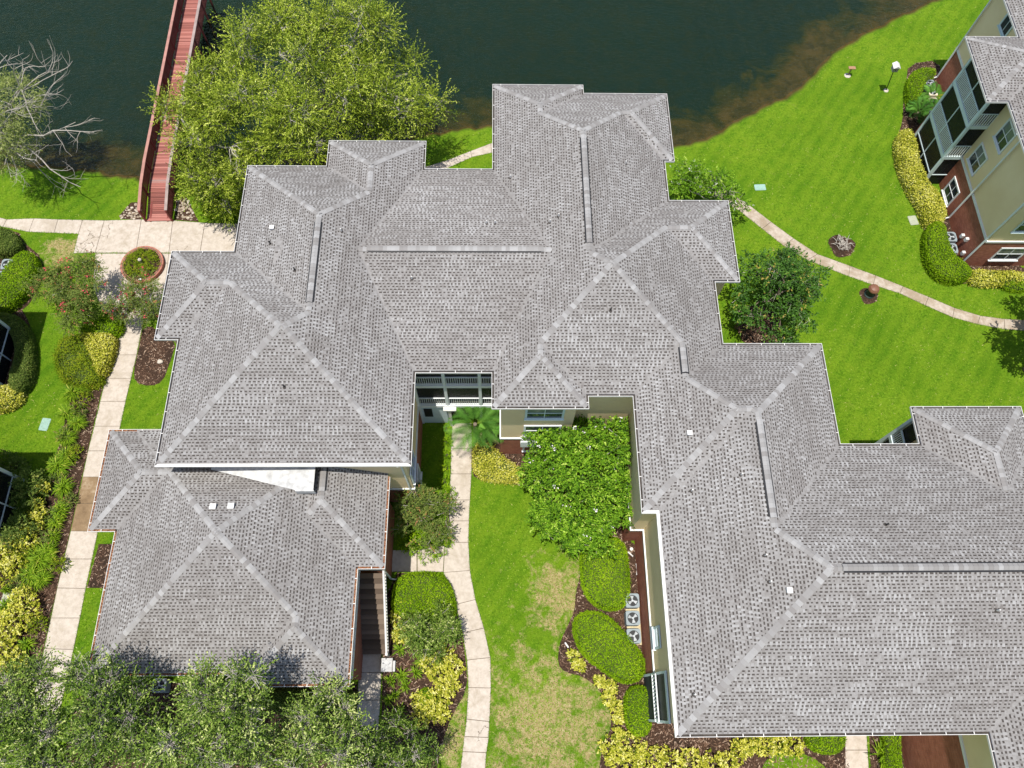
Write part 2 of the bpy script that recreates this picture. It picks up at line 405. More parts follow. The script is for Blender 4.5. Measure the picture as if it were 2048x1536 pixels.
    leafmat('leaf_rust', [(0, (0.063, 0.098, 0.020)), (.5, (0.154, 0.210, 0.042)), (.85, (0.238, 0.287, 0.070)), (1, (0.448, 0.210, 0.098))])
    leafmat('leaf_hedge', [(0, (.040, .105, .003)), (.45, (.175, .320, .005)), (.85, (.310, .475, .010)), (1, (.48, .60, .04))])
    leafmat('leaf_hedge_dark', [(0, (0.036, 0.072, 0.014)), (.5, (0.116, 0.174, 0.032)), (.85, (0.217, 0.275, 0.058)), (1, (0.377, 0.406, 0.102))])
    leafmat('leaf_gold', [(0, (.09, .14, .008)), (.3, (.36, .38, .026)), (.65, (.66, .62, .10)), (1, (.85, .81, .34))])
    leafmat('leaf_lily', [(0, (.040, .100, .004)), (.5, (.140, .255, .010)), (.85, (.280, .400, .022)), (1, (.54, .52, .10))], .6, .25, .12)
    leafmat('leaf_palm', [(0, (0.030, 0.098, 0.012)), (.5, (0.083, 0.225, 0.030)), (.85, (0.173, 0.367, 0.053)), (1, (0.510, 0.450, 0.045))], .6, .25, .12)
    leafmat('leaf_ground', [(0, (0.068, 0.115, 0.005)), (.5, (0.189, 0.263, 0.011)), (.85, (0.304, 0.371, 0.020)), (1, (0.405, 0.324, 0.041))])
    t = NT('petal_white'); t.color((.80, .76, .78)); t.set(.7, .2)
    t = NT('petal_red'); t.color((.55, .075, .10)); t.set(.7, .2)
    t = NT('petal_pink'); t.color((.42, .17, .13)); t.set(.7, .2)
    plain('dark_core', (.050, .075, .012), .95, .3)
_mats()

# ================================================================ ground and lake
SHORE_PX = [(-260, 310), (-120, 330), (0, 336), (60, 331), (150, 338), (215, 347), (282, 359), (340, 372), (430, 372), (520, 352), (640, 330), (760, 300), (810, 284), (870, 266), (985, 250),
            (1120, 272), (1250, 296), (1350, 290), (1400, 284), (1450, 256), (1500, 226), (1560, 199), (1605, 172), (1640, 130), (1682, 94), (1740, 62), (1800, 32), (1872, 0), (1960, -50), (2080, -110)]
WATER_Z = -0.30
_sh = np.array([G(a, b, WATER_Z)[:2] for a, b in SHORE_PX]); _sh = _sh[np.argsort(_sh[:, 0])]
def shore_y(x):
    y = np.interp(x, _sh[:, 0], _sh[:, 1])
    return y + .10*np.sin(x*2.1 + 1) + .07*np.sin(x*4.7) + .05*np.sin(x*9.3 + 2)
def _axis(a, b, st, far):
    m = np.arange(a, b + st*.5, st); k = np.cumsum(st*1.45**np.arange(1, 40)); k = k[k < far]
    return np.concatenate([a - k[::-1], m, b + k])
_X = _axis(-48, 54, .45, 700); _Y = _axis(-14, 66, .45, 700)
XX, YY = np.meshgrid(_X, _Y)
_dy = YY - shore_y(XX)
_sl = np.gradient(shore_y(_X), _X)[None, :]
_d = _dy / np.sqrt(1 + np.clip(_sl, -3, 3)**2)
ZZ = np.where(_d < -.9, 0, np.where(_d < .15, -.34*np.clip((_d + .9)/1.05, 0, 1)**1.4, -.34 - .19*np.clip(_d - .15, 0, 12)))
_nx, _ny = len(_X), len(_Y)
_i = np.arange(_nx*_ny).reshape(_ny, _nx)
_F = np.stack([_i[:-1, :-1], _i[:-1, 1:], _i[1:, 1:], _i[1:, :-1]], -1).reshape(-1, 4)
o = obj('ground', mesh('ground', np.stack([XX, YY, ZZ], -1), _F, MAT['ground'], smooth=True)); tag(o, kind='structure')
_wx = _X; _wy0 = np.maximum(shore_y(_wx) - 2.5, -900); _n = len(_wx)
_V = [(x, y, WATER_Z) for x, y in zip(_wx, _wy0)] + [(x, 760, WATER_Z) for x in _wx]
o = obj('lake_water', mesh('lake_water', _V, np.array([(i, i+1, _n+i+1, _n+i) for i in range(_n-1)]), MAT['water'])); tag(o, kind='structure')
# ================================================================ hip roofs
EXPO, TOOTH = 0.158, 0.212
def clip(poly, h):
    a, b, c = h; out = []; n = len(poly)
    for i in range(n):
        p, q = poly[i], poly[(i+1) % n]
        dp = a*p[0] + b*p[1] + c; dq = a*q[0] + b*q[1] + c
        if dp >= 0: out.append(p)
        if (dp > 0 and dq < 0) or (dp < 0 and dq > 0):
            t = dp/(dp - dq); out.append((p[0] + t*(q[0]-p[0]), p[1] + t*(q[1]-p[1])))
    return out
def parea(p):
    return abs(sum(p[i][0]*p[(i+1) % len(p)][1] - p[(i+1) % len(p)][0]*p[i][1] for i in range(len(p))))/2 if len(p) > 2 else 0
class Roof:
    """upper envelope of hipped rectangles that share one eave height"""
    def __init__(s, rects, z0, ins=.12, pitch=.5):
        s.z0 = z0; s.R = []
        for r in rects:
            x0, x1, y0, y1 = r[:4]; pt = r[4] if len(r) > 4 else dict()
            x0 += ins; x1 -= ins; y0 += ins; y1 -= ins
            pl = {}
            for sd, (a, b, c) in dict(W=(1, 0, -x0), E=(-1, 0, x1), S=(0, 1, -y0), N=(0, -1, y1)).items():
                k = pt.get(sd, pitch)
                if k: pl[sd] = (a*k, b*k, c*k, k)
            s.R.append(dict(x0=x0, x1=x1, y0=y0, y1=y1, pl=pl))
    def zr(s, k, x, y):
        r = s.R[k]; z = np.full(np.shape(x), 1e3)
        for a, b, c, _ in r['pl'].values(): z = np.minimum(z, a*x + b*y + c)
        return np.where((x >= r['x0']-1e-6) & (x <= r['x1']+1e-6) & (y >= r['y0']-1e-6) & (y <= r['y1']+1e-6), z, -1e3)
    def env(s, x, y):
        z = np.full(np.shape(x), -1e3)
        for k in range(len(s.R)): z = np.maximum(z, s.zr(k, x, y))
        return z
    def z(s, x, y): return s.z0 + float(s.env(np.array(x, float), np.array(y, float)))
    def facets(s):
        out = []
        for k, r in enumerate(s.R):
            for sd, P in r['pl'].items():
                poly = [(r['x0'], r['y0']), (r['x1'], r['y0']), (r['x1'], r['y1']), (r['x0'], r['y1'])]
                for s2, Q in r['pl'].items():
                    if s2 != sd: poly = clip(poly, (Q[0]-P[0], Q[1]-P[1], Q[2]-P[2]))
                    if not poly: break
                pieces = [poly] if parea(poly) > 1e-3 else []
                for j, q in enumerate(s.R):
                    if j == k: continue
                    e = 1e-4 if j < k else -1e-4
                    H = [(Q[0]-P[0], Q[1]-P[1], Q[2]-P[2]+e) for Q in q['pl'].values()]
                    H += [(1, 0, -q['x0']), (-1, 0, q['x1']), (0, 1, -q['y0']), (0, -1, q['y1'])]
                    new = []
                    for pc in pieces:
                        rem = pc
                        for h in H:
                            o_ = clip(rem, (-h[0], -h[1], -h[2]))
                            if parea(o_) > 2e-3: new.append(o_)
                            rem = clip(rem, h)
                            if parea(rem) < 1e-4: break
                    pieces = new
                out += [(k, sd, P, pc) for pc in pieces]
        return out
    def build(s, parent, single=0):
        # the deck the courses lie on
        V = []; F = []
        for k, sd, P, pc in s.facets():
            if sum(pc[i][0]*pc[(i+1) % len(pc)][1]-pc[(i+1) % len(pc)][0]*pc[i][1] for i in range(len(pc))) < 0: pc = pc[::-1]
            n = len(V); V += [(x, y, s.z0 + P[0]*x + P[1]*y + P[2]) for x, y in pc]; F.append(tuple(range(n, n+len(pc))))
        roof = part('roof', V, F, MAT['shingle_bed'], parent)
        # courses of shingles: raised tabs with darker bands showing in the gaps between them
        VV = []; FF = []; MI = []; TT = []; nv = 0; TABS = []; TT1 = []; FL = []
        rg = np.random.default_rng(len(s.R)*11 + 5)
        for k, r in enumerate(s.R):
            for sd, P in r['pl'].items():
                p = P[3]; ep = EXPO/math.sqrt(1+p*p)
                ax = 0 if sd in 'NS' else 1
                u0, u1 = (r['x0'], r['x1']) if ax == 0 else (r['y0'], r['y1'])
                dm = (r['y1']-r['y0'] if ax == 0 else r['x1']-r['x0'])
                nr = int(dm/ep)+1; nc = int((u1-u0)/TOOTH)+1
                i, j = np.meshgrid(np.arange(nr), np.arange(nc), indexing='ij')
                off = rg.uniform(0, TOOTH, (nr, 1))
                uc = u0 + off + j*TOOTH + rg.uniform(-.030, .030, i.shape)
                d0 = i*ep + .002
                gapw = rg.uniform(.085, .160, i.shape)
                def xy(u, d):
                    if sd == 'S': return u, r['y0'] + d
                    if sd == 'N': return u, r['y1'] - d
                    if sd == 'W': return r['x0'] + d, u
                    return r['x1'] - d, u
                def ok(ua, ub, da, db):
                    m = np.ones(i.shape, bool)
                    for u, d in ((ua, da), (ub, da), (ua, db), (ub, db)):
                        x, y = xy(u, d); zz = P[0]*x + P[1]*y + P[2]
                        m &= np.abs(s.env(x, y) - zz) < 2e-3
                    x, y = xy((ua+ub)/2, (da+db)/2); zz = P[0]*x + P[1]*y + P[2]
                    m &= np.abs(s.zr(k, x, y) - zz) < 2e-3
                    for q in range(k): m &= ~(np.abs(s.zr(q, x, y) - zz) < 2e-3)
                    return m
                def vert(u, d, h):
                    x, y = xy(u, d); zz = s.z0 + P[0]*x + P[1]*y + P[2]
                    nz = 1/math.sqrt(1+p*p); nx = {'W': -p, 'E': p}.get(sd, 0)*nz; ny = {'S': -p, 'N': p}.get(sd, 0)*nz
                    return np.stack([x + nx*h, y + ny*h, zz + nz*h], -1)
                flip = sd in 'NW'
                # tabs: between this gap and the next
                ua = uc + gapw/2; ub = uc + TOOTH - gapw/2 + rg.uniform(-.01, .02, i.shape)
                m = ok(ua, ub, d0, d0+ep*.99)
                run = rg.random((nr, nc//3+4)); low = rg.random((nr//9+2, nc//14+2))
                tint = np.clip(.62*run[i, (j + (i*3) % 5)//3] + .25*rg.random(i.shape) + .30*low[i//9, j//14] - .06, 0, 1)
                a, b, c, d = (vert(ua, d0, .013)[m], vert(ub, d0, .013)[m], vert(ub, d0+ep, .004)[m], vert(ua, d0+ep, .004)[m])
                e, f = vert(ua, d0, .001)[m], vert(ub, d0, .001)[m]
                TABS.append(np.stack([a, b, c, d, e, f], 1)); TT1.append(tint[m]); FL.append(np.full(len(a), flip))
                # dark bands
                da = d0 + ep*rg.uniform(.46, .60, i.shape); db = d0 + ep*.985
                ua, ub = uc - gapw/2 - .004, uc + gapw/2 + .004
                m = ok(ua, ub, da, db) & (rg.random(i.shape) < .95)
                a, b, c, d = (vert(u, dd, .0025)[m] for u, dd in ((ua, da), (ub, da), (ub, db), (ua, db)))
                n = len(a); VV.append(np.stack([a, b, c, d], 1).reshape(-1, 3))
                q = np.arange(n)[:, None]*4 + nv; q1 = np.concatenate([q, q+1, q+2, q+3], 1)
                if flip: q1 = q1[:, ::-1]
                FF.append(q1); MI.append(np.ones(n)); TT.append(np.zeros(n)); nv += 4*n
        T = np.concatenate(TABS); ti = np.concatenate(TT1); fl = np.concatenate(FL); cen = T.mean(1) - np.array([0, 0, CAM_H])
        vv = cen @ CM; px, py = 1024 + CAM_F*vv[:, 0]/-vv[:, 2], 768 - CAM_F*vv[:, 1]/-vv[:, 2]
        key = np.linalg.norm(cen, axis=1) + np.where((px > 0) & (px < 2048) & (py > 0) & (py < 1536), 0, 1000)
        order = np.argsort(key); near, rest = order[:single], order[single:]
        for q in near:      # the tabs that show largest are pieces of their own
            f1, f2 = (0, 1, 2, 3), (4, 5, 1, 0)
            part('shingle', T[q], [f1[::-1], f2[::-1]] if fl[q] else [f1, f2], MAT['shingle'], roof, tint=[ti[q], ti[q]*.4])
        n = len(rest); VV.append(T[rest].reshape(-1, 3)); q = np.arange(n)[:, None]*6 + nv; fr = fl[rest]
        q1 = np.concatenate([q, q+1, q+2, q+3], 1); q2 = np.concatenate([q+4, q+5, q+1, q], 1); q1[fr] = q1[fr][:, ::-1]; q2[fr] = q2[fr][:, ::-1]
        FF += [q1, q2]; MI += [np.zeros(n), np.zeros(n)]; TT += [ti[rest], ti[rest]*.4]
        sh = part('shingles', np.concatenate(VV), np.concatenate(FF), [MAT['shingle'], MAT['shingle_band']], roof, mi=np.concatenate(MI), tint=np.concatenate(TT))
        sh['kind'] = 'stuff'
        s.caps(roof)
        return roof
    def lines(s):
        """visible hips and ridges as (p, q, is_ridge)"""
        out = []
        for k, r in enumerate(s.R):
            x0, x1, y0, y1 = r['x0'], r['x1'], r['y0'], r['y1']; w, h = x1-x0, y1-y0
            ks = [r['pl'].get(c, (0, 0, 0, 0))[3] for c in 'WESN']
            segs = []
            if ks[0] == 0 or ks[1] == 0: segs = [((x0, (y0+y1)/2), (x1, (y0+y1)/2), True)]
            else:
                d = min(w, h)/2
                if w > h: a, b = (x0+d, y0+d), (x1-d, y0+d)
                else: a, b = (x0+d, y0+d), (x0+d, y1-d)
                if abs(w-h) > .02: segs.append((a, b, True))
                if w > h: segs += [((x0, y0), a, 0), ((x0, y1), a, 0), ((x1, y0), b, 0), ((x1, y1), b, 0)]
                else: segs += [((x0, y0), a, 0), ((x1, y0), a, 0), ((x0, y1), b, 0), ((x1, y1), b, 0)]
            for a, b, rd in segs:
                a, b = np.array(a), np.array(b); L = np.linalg.norm(b-a)
                if L < .2: continue
                n = int(L/.03)+2; t = np.linspace(0, 1, n); P = a + (b-a)*t[:, None]; nr = np.array([-(b-a)[1], (b-a)[0]])/L*.07
                vis = np.ones(n, bool)
                for o_ in (0, 1, -1):
                    x, y = P[:, 0]+nr[0]*o_, P[:, 1]+nr[1]*o_
                    m = np.abs(s.env(x, y) - s.zr(k, x, y)) < 4e-3
                    m |= (s.zr(k, x, y) < -100) & (t < .03)
                    vis &= m
                for q in range(k): vis &= ~(np.abs(s.zr(q, P[:, 0], P[:, 1]) - s.zr(k, P[:, 0], P[:, 1])) < 1e-3) | (np.abs(s.zr(k, P[:, 0], P[:, 1])) < -1)
                i = 0
                while i < n:
                    if vis[i]:
                        j = i
                        while j+1 < n and vis[j+1]: j += 1
                        if t[j]*L - t[i]*L > .15:
                            p, q = P[i], P[j]
                            if s.env(p[0], p[1]) > s.env(q[0], q[1]) + 1e-3: p, q = q, p
                            out.append((np.array([*p, s.z(*p)]), np.array([*q, s.z(*q)]), bool(rd)))
                        i = j+1
                    else: i += 1
        return out
    def caps(s, roof, limit=300):
        """overlapping cap shingles along hips and ridges, vents under those of the long ridges"""
        ob = org(roof); todo = []
        cache = {}
        def capmesh(drop):
            k = round(drop, 2)
            if k not in cache:
                w, l, t = .150, .30, .014; V = []
                for x, dz in ((0, .022), (l, .004)):
                    V += [(x, -w, -w*drop + dz), (x, 0, dz + .008), (x, w, -w*drop + dz)]
                V += [(x_, y_, z_ - t) for x_, y_, z_ in V[:3]]
                cache[k] = mesh('ridge_cap', V, [(0, 3, 4, 1), (1, 4, 5, 2), (6, 0, 1, 7), (7, 1, 2, 8)], MAT['ridge_cap'])
            return cache[k]
        for p, q, rd in s.lines():
            L = np.linalg.norm(q-p); u = (q-p)/L
            vent = rd and (L > 3.0 or (abs(p[0]-9.53) < .1 and L > .5))
            lift = .075 if vent else .012
            if vent:
                p2, q2 = p + u*min(.5, L*.1), q - u*min(.5, L*.1); mb = MB(); sd = np.cross((0, 0, 1.0), u)
                for sg in (1, -1):
                    A = p2 + sd*sg*.215 + (0, 0, -.107+.058); B = q2 + sd*sg*.215 + (0, 0, -.107+.058)
                    dn = np.array([0, 0, -.06]); inn = -sd*sg*.215 + np.array([0, 0, .107])
                    Vq = [A, B, B+dn, A+dn, A+inn, B+inn]
                    mb.add(Vq, [(0, 1, 2, 3), (4, 5, 1, 0)] if sg > 0 else [(3, 2, 1, 0), (0, 1, 5, 4)])
                mb.add([p2+sd*.215+(0, 0, -.109), p2+(0, 0, .058), p2-sd*.215+(0, 0, -.109)], [(0, 1, 2)]); mb.add([q2+sd*.215+(0, 0, -.109), q2+(0, 0, .058), q2-sd*.215+(0, 0, -.109)], [(2, 1, 0)])
                mb.part('ridge_vent', MAT['dark_metal'], roof)
            drop = .5 if rd else .36
            if rd and abs(u[0]) > .9 and L > 8 and p[2] < s.z0 + 1.8: drop = .24
            n = max(1, int(L/.215))
            for i in range(n):
                todo.append((p + u*(i*L/n), u, drop, lift if (vent and min(.5, L*.1)-.1 < i*L/n < L-min(.5, L*.1)) or not vent else .012))
        # those nearest the camera are parts of their own
        ca = np.array([0, 0, CAM_H])
        def vis(c):
            v = CM.T @ (c[0] - ca); x, y = 1024 + CAM_F*v[0]/-v[2], 768 - CAM_F*v[1]/-v[2]
            return np.linalg.norm(c[0]-ca) + (0 if -20 < x < 2068 and -20 < y < 1556 else 1000)
        todo.sort(key=vis)
        VV = []; FF = []; TT = []
        for i, (c, u, drop, lift) in enumerate(todo):
            sd = np.cross((0, 0, 1.0), u); sd /= np.linalg.norm(sd); w = np.cross(u, sd)
            me = capmesh(drop); Mx = np.stack([u, sd, w], 1)
            if i < limit:
                o = obj('ridge_cap', me, roof); loc = c + w*lift - ob
                M4 = Matrix([[*Mx[0], loc[0]], [*Mx[1], loc[1]], [*Mx[2], loc[2]], [0, 0, 0, 1]]); o.matrix_local = M4
            else:
                co = np.array([v.co[:] for v in me.vertices]); VV.append(co @ Mx.T + c + w*lift)
                FF += [tuple(x + (len(VV)-1)*9 for x in pl.vertices) for pl in me.polygons]; TT += [RNG.random()]*4
        if VV:
            o = part('more_ridge_caps', np.concatenate(VV), FF, MAT['ridge_cap_more'], roof, tint=TT); o['kind'] = 'stuff'

def gutters(outline, z, parent, skip=(), litter=None, hang=1.15, cover=()):
    """white open gutters with cross hangers along a clockwise eave outline"""
    a, b, c = outline, inset(outline, .022), inset(outline, .135); n = len(outline); k = 0
    hm = mesh('gutter_hanger', *(lambda m: (m.V, m.F))(MB().box(-.018, .018, .004, .125, 0, .012)), MAT['white_metal'])
    for i in range(n):
        if i in skip: continue
        j = (i+1) % n; mb = MB(); z0, z1 = z-.10, z+.028
        P = lambda q, zz: (q[0], q[1], zz)
        mb.add([P(a[i], z0), P(a[j], z0), P(a[j], z1), P(a[i], z1), P(b[i], z1), P(b[j], z1), P(b[j], z0), P(b[i], z0)], [(3, 2, 1, 0), (4, 5, 2, 3), (7, 6, 5, 4)])
        mb.add([P(c[i], z0), P(c[j], z0), P(c[j], z1+.004), P(c[i], z1+.004)], [(3, 2, 1, 0)])
        g = mb.part('gutter', MAT['white_metal'], parent)
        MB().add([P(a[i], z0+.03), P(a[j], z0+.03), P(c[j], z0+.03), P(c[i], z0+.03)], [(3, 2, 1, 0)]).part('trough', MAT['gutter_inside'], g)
        p, q = np.array(a[i]), np.array(a[j]); L = np.linalg.norm(q-p); u = (q-p)/L; nn = np.array([u[1], -u[0]]); m = max(1, int(L/hang+.35))
        for t in range(m):
            o = obj('gutter_hanger', hm, g); s_ = (t+.5)/m*L + random.uniform(-.15, .15)*(m > 1); w = p + u*s_
            o.location = np.array([w[0], w[1], z+.030]) - org(parent); o.rotation_euler = (0, 0, math.atan2(nn[1], nn[0]) - math.pi/2)
        if i in cover:
            MB().add([P(a[i], z1+.012), P(a[j], z1+.012), P(c[j], z1+.030), P(c[i], z1+.030)], [(3, 2, 1, 0)]).part('gutter_cover', MAT['white_metal'], g)
        if litter:
            rg = np.random.default_rng(i); nl = int(L*litter); tt = rg.random(nl)*L; dd = rg.uniform(.03, .125, nl); ang = rg.random(nl)*6.28; sz = rg.uniform(.02, .05, nl)
            ctr = p + u*tt[:, None] + nn*dd[:, None]; V = []
            for s1 in (0, 1, 2):
                V.append(np.stack([ctr[:, 0]+sz*np.cos(ang+s1*2.1), ctr[:, 1]+sz*np.sin(ang+s1*2.1), z-.02+rg.random(nl)*.05], -1))
            V = np.stack(V, 1).reshape(-1, 3)
            o = part('leaf_litter', V, np.arange(nl*3).reshape(-1, 3), MAT['litter'], g, tint=rg.random(nl)); o['kind'] = 'stuff'
t_ = NT('litter'); t_.color(t_.ramp(t_.attr('tint'), [(0, (.10, .035, .018)), (.6, (.28, .11, .05)), (1, (.42, .27, .16))])); t_.set(.9, .1)

def walls(outline, zt, parent, ins=.5, brick=2.95, skip=(), tall=()):
    w = inset(outline, ins); wb = inset(outline, ins-.03); n = len(w)
    for i in range(n):
        if i in skip: continue
        j = (i+1) % n; brick_to = 6.0 if i in tall else brick
        p, q = w[i], w[j]
        part('wall', [(*p, brick_to), (*q, brick_to), (*q, zt), (*p, zt)], [(3, 2, 1, 0)], MAT['stucco'], parent)
        p, q = wb[i], wb[j]
        part('brick_wall', [(*p, -.1), (*q, -.1), (*q, brick_to), (*p, brick_to)], [(3, 2, 1, 0)], MAT['brick'], parent)
        c = inset(outline, ins-.07)
        P, Q = c[i], c[j]; A, B = w[i], w[j]
        MB().add([(*P, brick_to-.06), (*Q, brick_to-.06), (*Q, brick_to+.10), (*P, brick_to+.10), (*A, brick_to+.10), (*B, brick_to+.10), (*A, brick_to-.06), (*B, brick_to-.06)], [(3, 2, 1, 0), (4, 5, 2, 3), (0, 1, 7, 6)]).part('band', MAT['white_trim'], parent)
    # soffit between wall and gutter
    a = inset(outline, .125)
    bm = bmesh.new(); vs = [bm.verts.new((x, y, zt)) for x, y in a]; bm.faces.new(vs); bmesh.ops.triangulate(bm, faces=bm.faces)
    V = [v.co[:] for v in bm.verts]; bm.verts.index_update(); F = [[v.index for v in f.verts] for f in bm.faces]; bm.free()
    part('soffit', V, F, MAT['white_trim'], parent)

def window(parent, c, u, w, h, rows=2, cols=2, frame=.07, mat='white_trim', blind=False, sill=True, depth=.05):
    """c centre on the wall face, u along the wall (outward normal is u x z turned out)"""
    c = np.asarray(c, float); u = np.asarray(u, float); nn = np.array([u[1], -u[0], 0]); zz = np.array([0, 0, 1.0]); mb = MB()
    for s_ in (-1, 1):
        mb.obox(c + u*s_*(w/2) + nn*depth/2, u, nn, zz, frame/2, depth/2+.01, h/2+frame/2)
        mb.obox(c + zz*s_*(h/2) + nn*depth/2, u, nn, zz, w/2-frame/2, depth/2+.008, frame/2)
    for k in range(1, cols): mb.obox(c + u*(-w/2 + w*k/cols) + nn*.02, u, nn, zz, .022, .022, h/2-frame/2)
    for k in range(1, rows): mb.obox(c + zz*(-h/2 + h*k/rows) + nn*.02, u, nn, zz, w/2-frame/2, .024, .025)
    o = mb.part('window', MAT[mat], parent)
    for i in range(cols):
        for j in range(rows):
            cc = c + u*(-w/2 + w*(i+.5)/cols) + zz*(-h/2 + h*(j+.5)/rows) + nn*.010
            MB().obox(cc, u, nn, zz, w/cols/2-.02, .006, h/rows/2-.02).part('pane', MAT['blind_glass' if blind and j >= rows//2 else 'glass'], o)
    if sill: MB().obox(c - zz*(h/2+.07) + nn*.06, u, nn, zz, w/2+.09, .07, .035).part('sill', MAT[mat], o)
    return o
def downspout(parent, x, y, zt, nx, ny, elbow=.45):
    p = np.array([x, y, 0.]); n = np.array([nx, ny, 0.])
    mb = MB(); mb.bar(p + (0, 0, .25), p + (0, 0, zt-.35), .075, .10); mb.bar(p + (0, 0, zt-.36), p + n*elbow + (0, 0, zt-.08), .075, .09)
    mb.bar(p + (0, 0, .27), p + n*.28 + (0, 0, .10), .075, .10)
    return mb.part('downspout', MAT['white_trim'], parent)
# ================================================================ the large building
EAVE = 9.0
MAIN = [(-.29,35.57),(5.37,35.57),(5.37,34.9),(10.57,34.9),(10.57,29.67),(9.99,29.67),(9.99,26.86),(13.45,26.86),(13.45,21.4),(12.06,21.4),(12.06,17.62),(17.36,17.62),(17.36,11.98),
        (21.37,11.98),(21.37,14.0),(27.17,14.0),(27.17,11.98),(34,11.98),(34,-1.41),(31.5,-1.41),(31.5,-9),(21.45,-9),(21.45,-1.41),(7.72,-1.41),(7.72,8.44),(7.0,8.44),(7.0,14.57),(4.71,14.57),
        (4.71,13.88),(-.29,13.88),(-.29,15.89),(-4.25,15.89),(-4.25,10.85),(-16.84,10.85),(-16.84,17.8),(-18.08,17.8),(-18.08,23.3),(-14.65,23.3),(-14.65,29.2),(-10.05,29.2),(-10.05,31.08),(-4.25,31.08),(-4.25,29.05),(-.29,29.05)]
GP = dict(W=None, E=None, S=.238, N=.238)
MAINR = [(-.29,9.99,15.5,34.9), (-.29,5.37,26,35.57), (2,10.57,29.67,34.9), (-.29,12.06,14.57,26.86), (-.29,4.71,13.88,22), (4,13.45,21.4,26.86), (7.0,12.06,8.44,20.5), (7.0,17.36,8.44,17.62), (7.72,17.36,1.0,17.62),
         (7.72,34,-1.41,11.98), (21.37,27.17,4,14.0), (21.45,31.5,-9,7), (-16.84,-4.25,10.85,23.3), (-14.65,-4.25,13,29.2), (-10.05,-4.25,20,31.08), (-18.08,-9,17.8,23.3), (-12,6,15.89,29.05,GP)]
bm_ = thing('apartment_building', (2, 18, 0), 'large cream building with a many-winged grey shingle roof and white gutters, filling the centre', 'building')
ROOF = Roof(MAINR, EAVE+.02)
ROOF.build(bm_, 300)
gutters(MAIN, EAVE, bm_, cover=(23, 24, 32))
COURT = 30   # the edge of the outline whose wall is an open porch
walls(MAIN, EAVE-.09, bm_, skip=(COURT,), tall=(21,))
def courtyard():
    y = 16.39; x0, x1 = -4.75, .21; B = bm_
    # recess behind the porch front
    part('porch_wall', [(x0,18.4,0),(x1,18.4,0),(x1,18.4,8.9),(x0,18.4,8.9),(x0,y,0),(x0,y,8.9),(x1,y,0),(x1,y,8.9)], [(3,2,1,0),(0,4,5,3),(1,2,7,6)][::1], MAT['porch_inside'], B)
    for z in (3.05, 6.1):
        MB().box(x0, x1, y+.16, 18.4, z-.12, z+.02).part('porch_floor', MAT['porch_inside'], B)
        MB().box(x0, x1, y-.04, y+.15, z-.24, z+.05).part('slab_edge', MAT['white_trim'], B)
        r = MB(); r.box(x0, x1, y+.02, y+.08, z+1.02, z+1.08); r.box(x0, x1, y+.02, y+.08, z+.12, z+.17)
        rl = r.part('railing', MAT['white_trim'], B)
        for k in range(40):
            xx = x0 + .1 + k*(x1-x0-.2)/39
            MB().box(xx-.013, xx+.013, y+.035, y+.065, z+.17, z+1.02).part('baluster', MAT['white_trim'], rl)
    for xx in (-4.68, -2.95, -.98):
        MB().box(xx-.085, xx+.085, y-.02, y+.14, 0, 8.9).part('post', MAT['white_trim'], B)
    for z0, z1 in ((1.1, 2.8), (4.15, 5.85), (7.2, 8.9)):
        for a, b in ((-4.59, -3.04), (-2.86, -1.07), (-.89, .2)):
            MB().box(a, b, y+.105, y+.115, z0, z1).part('screen_panel', MAT['screen'], B)
    # ground floor: painted panel wall with a flat dark panel standing for its opening and a small bracketed hood
    MB().box(x0, -3.06, y+.03, y+.08, 0, 2.8).part('panel_wall', MAT['blue_trim'], B)
    MB().box(-4.45, -3.95, y-.01, y+.02, 1.2, 2.5).part('dark_opening', MAT['unit_dark'], B)
    h = MB(); h.box(-3.22, -2.45, y-.30, y-.05, 2.86, 3.00); h.box(-3.15, -2.52, y-.24, y-.05, 2.72, 2.86); h.part('entry_hood', MAT['white_metal'], B)
    MB().box(-2.95, -2.78, y-.22, y-.06, 0, 2.72).part('hood_post', MAT['white_metal'], B)
courtyard()
